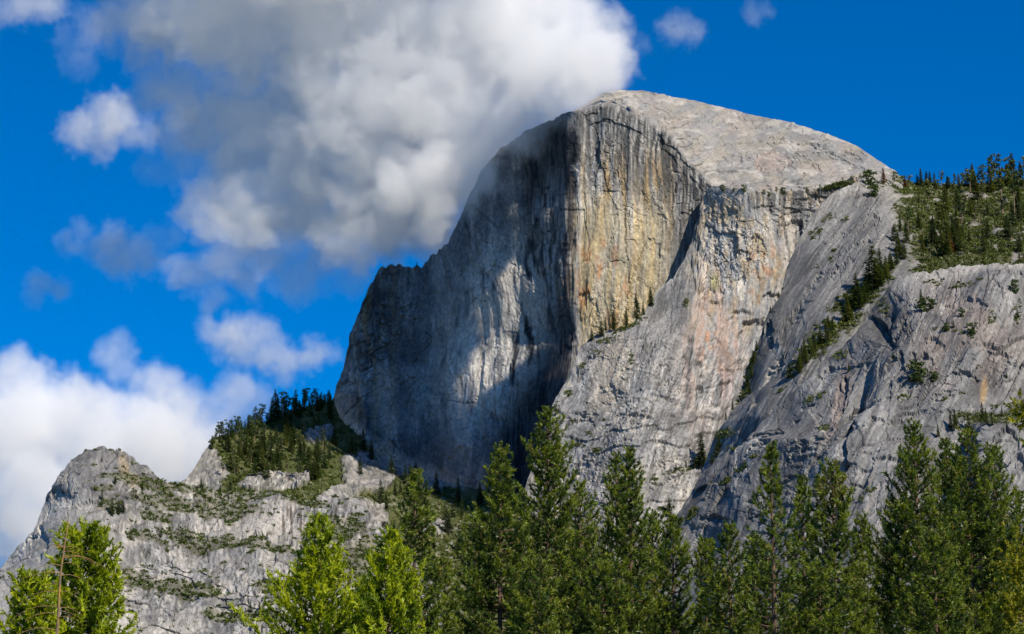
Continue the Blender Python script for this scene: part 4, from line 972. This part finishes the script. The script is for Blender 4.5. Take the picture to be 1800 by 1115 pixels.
for k in range(70):
    x = frnd.uniform(1570, 1808); y = frnd.uniform(np.interp(x, [1570, 1640, 1808], [400, 350, 345]), 462)
    far_tree(slabs, x, y, frnd.uniform(20, 56), frnd.choice(['pine', 'fir', 'wide', 'wide', 'tallpine']), frnd.choice(['green', 'light', 'dark', 'light']), 'pine_tree', L3, G3, Z_BENCH)
# the ramp of trees running down between the slabs and the wall
G4 = 'conifers on the ramp between slabs and wall'; L4 = 'conifer on the slanting green ramp between the grey slabs and the wall'
for k in range(44):
    t_ = frnd.rand(); x = 1585 - 190 * t_ + frnd.uniform(-14, 14); y = np.interp(x, [1385, 1440, 1490, 1524, 1545, 1600], [700, 632, 586, 546, 518, 470]) - frnd.uniform(4, 30)
    far_tree(slabs, x, y, frnd.uniform(22, 52) * (1 - 0.35 * t_), frnd.choice(['fir', 'wide', 'wide']), frnd.choice(['green', 'light', 'green']), 'fir_tree', L4, G4, Z_RAMP)
for (x, y, h, label) in ((1536, 515, 85, 'tallest fir at the top of the ramp, against the grey slab'), (1508, 545, 60, 'tall fir below the tallest one on the ramp'), (1548, 500, 62, 'fir right beside the tallest one on the ramp')):
    far_tree(slabs, x, y, h, 'wide', 'green', 'fir_tree', label, 'tall firs on the ramp')
# ledge below the ochre face
G5 = 'slim firs on the ledge under the ochre face'
for (x, y, h, label) in ((1057, 590, 30, 'dark bushy fir on the ledge under the ochre face, lowest of the row'), (1064, 582, 26, 'dark fir beside the lowest one on the ledge under the ochre face'), (1078, 579, 38, 'slim fir second from the low end of the ochre-face ledge'), (1099, 571, 36, 'dark full fir in the middle of the ochre-face ledge'),
                     (1118, 560, 44, 'tall slim fir on the ochre-face ledge, next to the top'), (1130, 552, 24, 'short fir near the top of the ochre-face ledge'), (1142, 534, 36, 'thin fir highest on the ochre-face ledge'), (1040, 598, 24, 'small fir at the very foot of the ochre-face ledge')):
    far_tree(buttress, x, y, h, 'fir', 'green', 'fir_tree', label, G5)
G6 = 'small pines along the top of the pale pillar'; L6 = 'small bushy pine on the bench along the top of the pale pillar'
for x in (1272, 1290, 1308, 1345, 1352, 1366, 1378, 1392, 1418, 1440, 1452, 1470, 1481, 1495):
    far_tree(buttress, x, but_top(x) + frnd.uniform(2, 8), frnd.uniform(7, 15), frnd.choice(['bush', 'pine']), frnd.choice(['green', 'light']), 'pine_tree', L6, G6, Z_PILLAR)
G7 = 'firs in the cleft between apron and slabs'; L7 = 'fir in the cleft where the pale apron meets the grey slabs'
for (x, y, h) in ((1330, 610, 18), (1322, 632, 26), (1316, 655, 30), (1308, 668, 22), (1312, 684, 26), (1298, 690, 18), (1288, 712, 22), (1278, 735, 18), (1268, 790, 30), (1262, 800, 26), (1255, 812, 20), (1370, 512, 14), (1358, 548, 14)):
    far_tree(slabs, x, y + 6, h, frnd.choice(['fir', 'wide']), 'green', 'fir_tree', L7, G7, Z_CLEFT)
far_tree(buttress, 1231, 824, 64, 'fir', 'dark', 'fir_tree', 'tall narrow dark fir alone at the foot of the pale apron', 'single firs at the apron foot')
for (x, y, h, label) in ((1206, 822, 16, 'tiny fir on the lower apron ledge, next to the tall narrow one'), (1187, 826, 12, 'tiny fir on the lower apron ledge, left of the others'), (1176, 912, 34, 'fir behind the close pair of pines at the foot of the apron')):
    far_tree(buttress, x, y, h, 'fir', 'dark', 'fir_tree', label, 'single firs at the apron foot')
G8 = 'firs on the ledge of the grey wall'; L8 = 'small fir on the bushy ledge low on the grey wall'
for (x, y, h) in ((1671, 762, 32), (1680, 766, 34), (1703, 770, 36), (1731, 752, 36), (1738, 758, 30), (1745, 760, 26), (1760, 742, 20), (1650, 780, 24)):
    far_tree(wall, x, y, h, 'fir', 'green', 'fir_tree', L8, G8, Z_LEDGE)
G9 = 'scattered trees clinging to the grey wall'; L9 = 'small tree clinging to the bare grey wall'
for (x, y, h) in ((1615, 525, 34), (1622, 532, 26), (1637, 528, 18), (1612, 672, 38), (1640, 665, 18), (1665, 578, 16), (1675, 575, 14), (1700, 580, 12), (1710, 590, 22), (1690, 560, 16), (1783, 520, 26), (1790, 545, 18), (1480, 640, 16), (1770, 660, 14), (1560, 620, 14)):
    far_tree(wall, x, y, h, frnd.choice(['wide', 'bush', 'fir']), 'green', 'pine_tree', L9, G9, Z_WALL)
G10 = 'small firs on the knoll cliffs'; L10 = 'small dark fir among ledges of the knoll cliffs'
for (x, y, h) in ((152, 948, 28), (190, 915, 32), (202, 912, 26), (208, 908, 24), (176, 885, 18), (192, 862, 16), (194, 858, 12), (243, 868, 18), (285, 940, 14), (440, 1072, 22), (462, 1080, 16), (456, 1078, 14), (310, 858, 12), (388, 858, 16), (352, 862, 18), (405, 862, 22), (178, 818, 9)):
    far_tree(knoll, x, y, h, frnd.choice(['fir', 'wide']), 'dark', 'fir_tree', L10, G10, Z_KNOLL)
# thin trees on the notch of the dome's shoulder
for (x, label) in ((733, 'tiny tree on the notched shoulder of the dome'), (757, 'tiny tree above the notch on the dome shoulder')):
    far_tree(dome, x, dome_top(x) + 3, 11, 'fir', 'dark', 'fir_tree', label, 'tiny trees on the dome shoulder')

# ------------------------------------------------------------------ chaparral: uncountable low brush on soil and ledges
def brush(name, layer, weight, count, size, label, seed, cols=((0.055, 0.075, 0.016), (0.13, 0.15, 0.032)), leaves=13):
    rnd = np.random.RandomState(seed)
    w = np.clip(weight, 0, None).ravel() * (weight.ravel() > 0.25)
    # even coverage over the ground as seen
    ids = rnd.choice(w.size, size=count, p=w / w.sum())
    P = layer.P.reshape(-1, 3)[ids]; Yd = P[:, 1:2]
    s = size * rnd.uniform(0.55, 1.5, (count, 1)) * KPX * Yd
    P = np.repeat(P, leaves, 0); S = np.repeat(s, leaves, 0); n = len(P)
    v = rnd.normal(size=(n, 3)); v = unit(v) * rnd.rand(n, 1) ** 0.45; v[:, 2] = np.abs(v[:, 2]) * 0.75
    c_ = P + v * S
    t1 = unit(rnd.normal(size=(n, 3))); t2 = unit(np.cross(t1, rnd.normal(size=(n, 3)))); ww = S * 0.42 * rnd.uniform(0.6, 1.3, (n, 1))
    V = np.stack([c_ + t1 * ww, c_ - t1 * ww * 0.5 + t2 * ww * 0.8, c_ - t1 * ww * 0.5 - t2 * ww * 0.8], 1).reshape(-1, 3)
    tone = np.repeat(rnd.rand(count, 1), leaves, 0) * 0.7 + rnd.rand(n, 1) * 0.3
    C = 1.15 * np.array(cols[0]) * (1 - tone) + np.array(cols[1]) * tone
    o = link(bpy.data.objects.new(name, mesh_from(name, V, np.arange(n * 3).reshape(-1, 3), M_FAR, np.repeat(C, 3, 0))))
    tag(o, label, 'brush', None, 'stuff')
    return o
brush('hill_brush', hill, hill_veg * (hill.py < 1010), 4600, 5.2, 'low green brush covering the hill below the face', 1)
brush('knoll_brush', knoll, np.maximum(knoll_veg, 0.27 * (fbm(knoll.px / 9, knoll.py / 7, 2, 99) > 0.42) * (knoll.px > 150)), 2700, 4.6, 'dark green brush on the ledges of the knoll cliffs', 2, cols=((0.034, 0.056, 0.010), (0.10, 0.125, 0.022)))
brush('bench_brush', slabs, veg_slab * (slabs.py < 640), 5000, 4.6, 'green brush spread over the bench and ramp', 3)
pxw, pyw = wall.px, wall.py
spots = np.zeros_like(pxw)
for (a, b_, rx, ry, ro) in ((1740, 745, 60, 12, .1), (1700, 500, 30, 5, .1), (1640, 492, 20, 4, -.2), (1660, 575, 26, 4, .3), (1700, 590, 14, 4, .4), (1745, 560, 10, 8, .6), (1790, 540, 8, 16, 0), (1440, 690, 10, 4, -.6), (1600, 640, 8, 4, 0), (1530, 870, 10, 6, -.3), (1515, 885, 5, 8, 0), (1310, 830, 14, 4, -.5), (1280, 850, 14, 4, -.5), (1335, 812, 8, 4, -.4),
                        (1445, 750, 6, 10, .5), (1370, 790, 5, 9, .5), (1470, 615, 12, 5, -.7), (1545, 530, 8, 12, .7), (1590, 700, 14, 4, -.4), (1660, 705, 6, 4, 0), (1640, 660, 5, 5, 0), (1720, 640, 5, 4, 0), (1690, 690, 6, 3, 0), (1750, 710, 8, 5, 0), (1215, 905, 18, 8, -.5), (1420, 700, 12, 4, -.7)):
    spots = np.maximum(spots, blob(pxw, pyw, a, b_, rx, ry, 0.4, ro))
brush('wall_brush', wall, spots, 900, 3.4, 'tufts of green brush in cracks of the grey wall', 4)
pxs, pys = slabs.px, slabs.py
spots = np.zeros_like(pxs)
for (a, b_, rx, ry, ro) in ((1430, 400, 14, 6, -.4), (1483, 380, 8, 6, -.3), (1455, 375, 10, 5, -.7), (1465, 440, 4, 6, 0), (1462, 455, 4, 7, 0), (1425, 410, 4, 5, 0), (1437, 470, 4, 5, .4), (1370, 510, 10, 6, 0), (1545, 322, 30, 5, 0), (1590, 365, 26, 5, .1), (1600, 385, 16, 4, .3), (1280, 768, 18, 9, -.2), (1290, 790, 8, 4, -.4), (1318, 640, 6, 26, .4), (1300, 690, 6, 20, .4), (1380, 690, 10, 4, -.6), (1398, 650, 10, 8, -.6)):
    spots = np.maximum(spots, blob(pxs, pys, a, b_, rx, ry, 0.4, ro))
brush('slab_brush', slabs, spots, 520, 3.2, 'tufts of green brush along the seams of the grey slabs', 5)
pxb, pyb = buttress.px, buttress.py
spots = np.zeros_like(pxb)
for (a, b_, rx, ry, ro) in ((1105, 572, 30, 5, -.5), (1070, 596, 20, 4, -.2), (1052, 618, 10, 4, 0), (1110, 630, 4, 8, 0), (1020, 640, 6, 6, .5), (1000, 690, 6, 5, 0), (1047, 790, 8, 5, 0), (1015, 780, 10, 3, .2), (1205, 825, 34, 4, -.25), (1150, 845, 6, 8, 0), (1230, 812, 12, 8, 0), (1170, 900, 14, 8, -.3), (1206, 532, 5, 7, .4), (1360, 328, 70, 3, 0), (1470, 325, 30, 4, -.2), (1248, 822, 14, 6, 0), (980, 720, 4, 12, 0), (1035, 760, 8, 3, .3), (1055, 735, 4, 3, 0), (1008, 742, 6, 3, .3)):
    spots = np.maximum(spots, blob(pxb, pyb, a, b_, rx, ry, 0.4, ro))
brush('apron_brush', buttress, spots, 620, 3.2, 'small tufts of brush on ledges of the pale apron', 6)

# ------------------------------------------------------------------ clouds: real vapour, one body each
def cloud_material(name, dens, color=(1, 1, 1)):
    m = bpy.data.materials.new(name); m.use_nodes = True
    nt = m.node_tree; nt.nodes.clear()
    out = nt.nodes.new('ShaderNodeOutputMaterial'); v = nt.nodes.new('ShaderNodeVolumePrincipled')
    v.inputs['Color'].default_value = (*color, 1); v.inputs['Density'].default_value = dens / 100.0
    v.inputs['Anisotropy'].default_value = -0.3
    nt.links.new(v.outputs['Volume'], out.inputs['Volume'])
    m.cycles.volume_step_rate = 4.0
    return m
def cloud_nodes(name, mat, lo, hi, res, feature, soft, seed, rag=1.0, solid=False):
    g = bpy.data.node_groups.new(name, 'GeometryNodeTree')
    g.interface.new_socket('Geometry', in_out='INPUT', socket_type='NodeSocketGeometry')
    g.interface.new_socket('Geometry', in_out='OUTPUT', socket_type='NodeSocketGeometry')
    N, L = g.nodes, g.links
    gi = N.new('NodeGroupInput'); go = N.new('NodeGroupOutput')
    vc = N.new('GeometryNodeVolumeCube')
    vc.inputs['Min'].default_value = lo; vc.inputs['Max'].default_value = hi
    for a, r in zip('XYZ', res): vc.inputs['Resolution ' + a].default_value = int(r)
    pos = N.new('GeometryNodeInputPosition')
    def noise(scale, detail, rough, off):
        ad = N.new('ShaderNodeVectorMath'); ad.operation = 'ADD'; ad.inputs[1].default_value = off
        L.new(pos.outputs[0], ad.inputs[0])
        n = N.new('ShaderNodeTexNoise'); n.noise_dimensions = '3D'
        n.inputs['Scale'].default_value = scale; n.inputs['Detail'].default_value = detail; n.inputs['Roughness'].default_value = rough
        L.new(ad.outputs[0], n.inputs['Vector'])
        return n
    def math_(op, a, b, clamp=False):
        m = N.new('ShaderNodeMath'); m.operation = op; m.use_clamp = clamp
        for k, v in enumerate((a, b)):
            if isinstance(v, (int, float)): m.inputs[k].default_value = v
            else: L.new(v, m.inputs[k])
        return m.outputs[0]
    # warped position -> nearest puff -> distance in puff radii
    w = noise(1.0 / (feature * 1.7), 4, 0.55, (seed * 91.0, 17.0, 3.0))
    sub = N.new('ShaderNodeVectorMath'); sub.operation = 'SUBTRACT'; sub.inputs[1].default_value = (0.5, 0.5, 0.5)
    L.new(w.outputs['Color'], sub.inputs[0])
    sc = N.new('ShaderNodeVectorMath'); sc.operation = 'SCALE'; sc.inputs['Scale'].default_value = feature * 1.7 * rag
    L.new(sub.outputs[0], sc.inputs[0])
    ad = N.new('ShaderNodeVectorMath'); ad.operation = 'ADD'
    L.new(pos.outputs[0], ad.inputs[0]); L.new(sc.outputs[0], ad.inputs[1])
    near = N.new('GeometryNodeSampleNearest'); near.domain = 'POINT'
    L.new(gi.outputs[0], near.inputs['Geometry']); L.new(ad.outputs[0], near.inputs['Sample Position'])
    def sample(dtype, src):
        s = N.new('GeometryNodeSampleIndex'); s.data_type = dtype; s.domain = 'POINT'
        L.new(gi.outputs[0], s.inputs['Geometry']); L.new(src, s.inputs['Value']); L.new(near.outputs[0], s.inputs['Index'])
        return s.outputs[0]
    p2 = N.new('GeometryNodeInputPosition')
    cpos = sample('FLOAT_VECTOR', p2.outputs[0])
    na = N.new('GeometryNodeInputNamedAttribute'); na.data_type = 'FLOAT'; na.inputs['Name'].default_value = 'puff'
    nb = N.new('GeometryNodeInputNamedAttribute'); nb.data_type = 'FLOAT'; nb.inputs['Name'].default_value = 'thick'
    rad = sample('FLOAT', na.outputs[0]); thick = sample('FLOAT', nb.outputs[0])
    ds = N.new('ShaderNodeVectorMath'); ds.operation = 'DISTANCE'
    L.new(ad.outputs[0], ds.inputs[0]); L.new(cpos, ds.inputs[1])
    q = math_('DIVIDE', ds.outputs['Value'], rad)
    e = noise(1.0 / (feature * 0.6), 8, 0.68, (5.0, seed * 37.0, 11.0))
    ee = math_('MULTIPLY', math_('SUBTRACT', e.outputs['Fac'], 0.5), 2.6 * rag)
    field = math_('SUBTRACT', math_('SUBTRACT', 1.0, q), ee)
    dn = math_('MULTIPLY', math_('DIVIDE', field, soft, True), thick)
    dn = math_('MULTIPLY', dn, math_('ADD', 0.4, math_('MULTIPLY', e.outputs['Fac'], 1.2)))
    dn = math_('ADD', math_('MULTIPLY', dn, 100.0), 0.002 if solid else 0.0)
    L.new(dn, vc.inputs['Density'])
    sm = N.new('GeometryNodeSetMaterial'); sm.inputs['Material'].default_value = mat
    L.new(vc.outputs[0], sm.inputs['Geometry']); L.new(sm.outputs[0], go.inputs[0])
    return g
def cloud(name, label, blobs, vox, feature, dens, soft=0.5, seed=1, rag=1.0, cat='cloud', group=None, solid=False):
    """blobs: (px, py, rx, ry, Y, half depth, puff count, puff radius, thickness)."""
    rnd = np.random.RandomState(seed)
    P, R, T = [], [], []
    for (cx, cy_, rx, ry, Y, hd, n, pr, th) in blobs:
        k = 0
        while k < n:
            a = rnd.uniform(-1, 1, 3)
            if (a ** 2).sum() > 1: continue
            p = at(cx + a[0] * rx, cy_ + a[1] * ry, Y + a[2] * hd)
            P.append(p); R.append(pr * rnd.uniform(0.75, 1.3)); T.append(th * rnd.uniform(0.7, 1.2)); k += 1
    P = np.array(P); R = np.array(R)
    me = bpy.data.meshes.new(name); me.from_pydata([tuple(p) for p in P], [], [])
    a = me.attributes.new('puff', 'FLOAT', 'POINT'); a.data.foreach_set('value', R.astype(np.float32))
    a = me.attributes.new('thick', 'FLOAT', 'POINT'); a.data.foreach_set('value', np.array(T, np.float32))
    o = link(bpy.data.objects.new(name, me)); tag(o, label, cat, group, 'stuff')
    lo = (P - R[:, None] * 1.9).min(0); hi = (P + R[:, None] * 1.9).max(0)
    res = np.maximum(8, (hi - lo) / vox)
    mat = cloud_material(name + '_vapour', dens); me.materials.append(mat)
    md = o.modifiers.new('vapour', 'NODES')
    md.node_group = cloud_nodes(name + '_shape', mat, tuple(lo), tuple(hi), res, feature, soft, seed, rag, solid)
    return o
CG = 'scattered small clouds in the blue sky'
cloud('cloud', 'huge grey and white cumulus cloud wrapping the summit of the dome', [
    # cx, cy, rx, ry, Y, half depth, n, puff radius, thickness
    (420, 30, 230, 70, 5050, 130, 46, 75, 1.0), (640, 60, 260, 110, 5050, 150, 60, 85, 1.0), (900, 60, 160, 80, 4950, 150, 50, 70, 1.1), (975, 120, 95, 60, 4800, 120, 40, 52, 1.1),
    (560, 240, 240, 110, 5150, 130, 60, 80, 0.8), (760, 210, 180, 110, 5000, 150, 56, 75, 1.1), (480, 370, 150, 70, 5150, 110, 40, 60, 0.9), (640, 360, 170, 70, 5100, 120, 44, 62, 1.1), (760, 320, 90, 70, 4900, 120, 30, 52, 1.0),
    (430, 470, 110, 45, 5150, 70, 26, 42, 0.5), (560, 460, 90, 40, 5150, 70, 18, 42, 0.45), (360, 510, 40, 40, 5150, 60, 10, 30, 0.35), (330, 190, 80, 70, 5100, 80, 20, 50, 0.6), (300, 280, 60, 40, 5150, 70, 12, 40, 0.45),
    (895, 200, 90, 36, 4560, 60, 44, 38, 0.8), (842, 282, 34, 50, 4570, 60, 26, 32, 0.7), (990, 174, 56, 12, 4560, 60, 18, 24, 0.6), (1040, 130, 40, 40, 4700, 80, 18, 36, 0.8),
    (600, -140, 420, 110, 4950, 200, 90, 95, 0.9), (240, 40, 60, 45, 5100, 80, 14, 50, 0.5),
    ], vox=5.8, feature=80, dens=0.0105, soft=0.24, seed=3, solid=True)
cloud('cloud', 'bright low cumulus bank rising behind the rounded knoll', [
    (60, 760, 150, 80, 4750, 130, 56, 66, 1.0), (220, 800, 140, 70, 4750, 130, 46, 64, 1.0), (80, 910, 190, 90, 4700, 110, 50, 66, 0.9), (330, 760, 90, 56, 4950, 90, 24, 50, 0.5), (420, 720, 60, 44, 5000, 70, 16, 38, 0.4),
    (215, 640, 30, 34, 4800, 50, 10, 30, 0.45), (275, 690, 60, 30, 4800, 60, 14, 38, 0.6), (-110, 870, 120, 130, 4750, 110, 36, 70, .9), (10, 680, 60, 26, 4750, 70, 16, 46, .9)], vox=7.5, feature=66, dens=0.011, soft=0.26, seed=5)
for k, (label, blobs, dn) in enumerate((
    ('small round cloud alone at the left of the huge one', [(178, 222, 50, 34, 5600, 60, 22, 40, 0.8), (240, 235, 30, 14, 5600, 40, 6, 30, 0.4)], 0.012),
    ('thin ragged cloud patch below the small round one', [(215, 440, 70, 34, 5700, 50, 24, 36, 0.8), (130, 420, 30, 30, 5700, 40, 8, 28, 0.5), (280, 420, 40, 20, 5700, 40, 8, 28, 0.35)], 0.009),
    ('faint wisp of cloud lowest at the left, over the cloud bank', [(88, 508, 44, 16, 5700, 40, 14, 26, 0.7)], 0.009),
    ('flat cloud streak just left of the foot of the face', [(410, 595, 70, 34, 6000, 60, 22, 38, 0.6), (500, 630, 80, 22, 6000, 60, 18, 36, 0.6), (570, 625, 30, 16, 6000, 40, 6, 30, 0.5)], 0.011),
    ('tiny lone cloud in the blue right of the summit', [(1196, 52, 30, 20, 6200, 50, 12, 30, 0.5), (1120, 75, 22, 8, 6200, 30, 5, 20, 0.25)], 0.009),
    ('torn cloud scrap in the upper corner of the sky', [(50, 12, 60, 18, 5800, 60, 14, 40, 0.6), (150, 60, 50, 60, 5800, 60, 10, 40, 0.2)], 0.010),
    ('faintest cloud wisp high right of the summit', [(1335, 25, 26, 14, 6400, 40, 6, 28, 0.25)], 0.009))):
    cloud('cloud', label, blobs, vox=7, feature=40, dens=dn, soft=0.45, seed=20 + k, rag=1.15, group=CG)
# the passing cloud overhead, above the view, whose shade lies on the left half of the face and the ridge
e1 = unit(np.cross(SUN, np.array([0, 0, 1.0]))); e2 = np.cross(e1, SUN)          # plane facing the sun
def flat2(Q): return np.stack([Q @ e1, Q @ e2], -1)
x_, y_ = dome.px[::5, ::5], dome.py[::5, ::5]; Pd = dome.P[::5, ::5]
dx, dy = x_ - 872 + 10 * fbm(x_ / 30, y_ / 30, 3, 3), y_ - 585; c_, s_ = math.cos(0.36), math.sin(0.36)
patch = ((c_ * dx + s_ * dy) / 36) ** 2 + ((-s_ * dx + c_ * dy) / 128) ** 2 < 1
shaded = (x_ < 1004 - 0.12 * np.clip(y_ - 500, 0, 400)) & (y_ > np.maximum(dome_top(x_) + 25, 235)) & ~patch
litd = patch | (x_ > 1012)
xh, yh = hill.px[::5, ::5], hill.py[::5, ::5]; Ph = hill.P[::5, ::5]
shade_h = ((yh < 745 + 0.22 * (xh - 440)) & (xh > 440) & (xh < 620)) | ((xh > 600) & (yh < 0.45 * (xh - 600) + 800) & (yh < 900))
S2 = flat2(np.concatenate([Pd[shaded], Ph[shade_h]])); sd = float((np.concatenate([Pd[shaded], Ph[shade_h]]) @ SUN).mean())
L2_ = flat2(np.concatenate([Pd[litd], buttress.P[::7, ::7].reshape(-1, 3), knoll.P[::8, ::8].reshape(-1, 3), Ph[~shade_h]]))
gx, gy = np.meshgrid(np.arange(S2[:, 0].min(), S2[:, 0].max(), 19.0), np.arange(S2[:, 1].min(), S2[:, 1].max(), 19.0)); cand = np.stack([gx.ravel(), gy.ravel()], -1)
def nearest(A, B):
    out = np.empty(len(A))
    for k in range(0, len(A), 256): out[k:k + 256] = np.sqrt(((A[k:k + 256, None] - B[None]) ** 2).sum(-1)).min(1)
    return out
rs = np.random.RandomState(9)
cand = cand[(nearest(cand, S2) < 24) & (nearest(cand, L2_) > 15) & (nearest(cand, flat2(Pd[x_ > 1016])) > 25)]
for _ in range(1):
    nn = (np.sqrt(((cand[:, None] - cand[None]) ** 2).sum(-1)) < 28).sum(1)
    cand = cand[nn > 3]                                                     # no stray puffs
TT = np.concatenate([cand[:, :1] * e1 + cand[:, 1:] * e2 + SUN * (sd + 1500.0 + rs.uniform(-80, 80, (len(cand), 1))) + rs.normal(scale=3, size=(len(cand), 3)) for _ in range(3)])
me = bpy.data.meshes.new('cloud'); me.from_pydata([tuple(p) for p in TT], [], [])
a_ = me.attributes.new('puff', 'FLOAT', 'POINT'); a_.data.foreach_set('value', np.full(len(TT), 20.0, np.float32))
a_ = me.attributes.new('thick', 'FLOAT', 'POINT'); a_.data.foreach_set('value', np.full(len(TT), 1.0, np.float32))
o = link(bpy.data.objects.new('cloud', me)); tag(o, 'passing cloud above the view shading the face', 'cloud', None, 'stuff')
lo, hi = TT.min(0) - 40, TT.max(0) + 40
mat = cloud_material('passing_vapour', 0.06); me.materials.append(mat)
md = o.modifiers.new('vapour', 'NODES'); md.node_group = cloud_nodes('passing_shape', mat, tuple(lo), tuple(hi), (hi - lo) / 9, 30, 0.4, 40, 0.25)
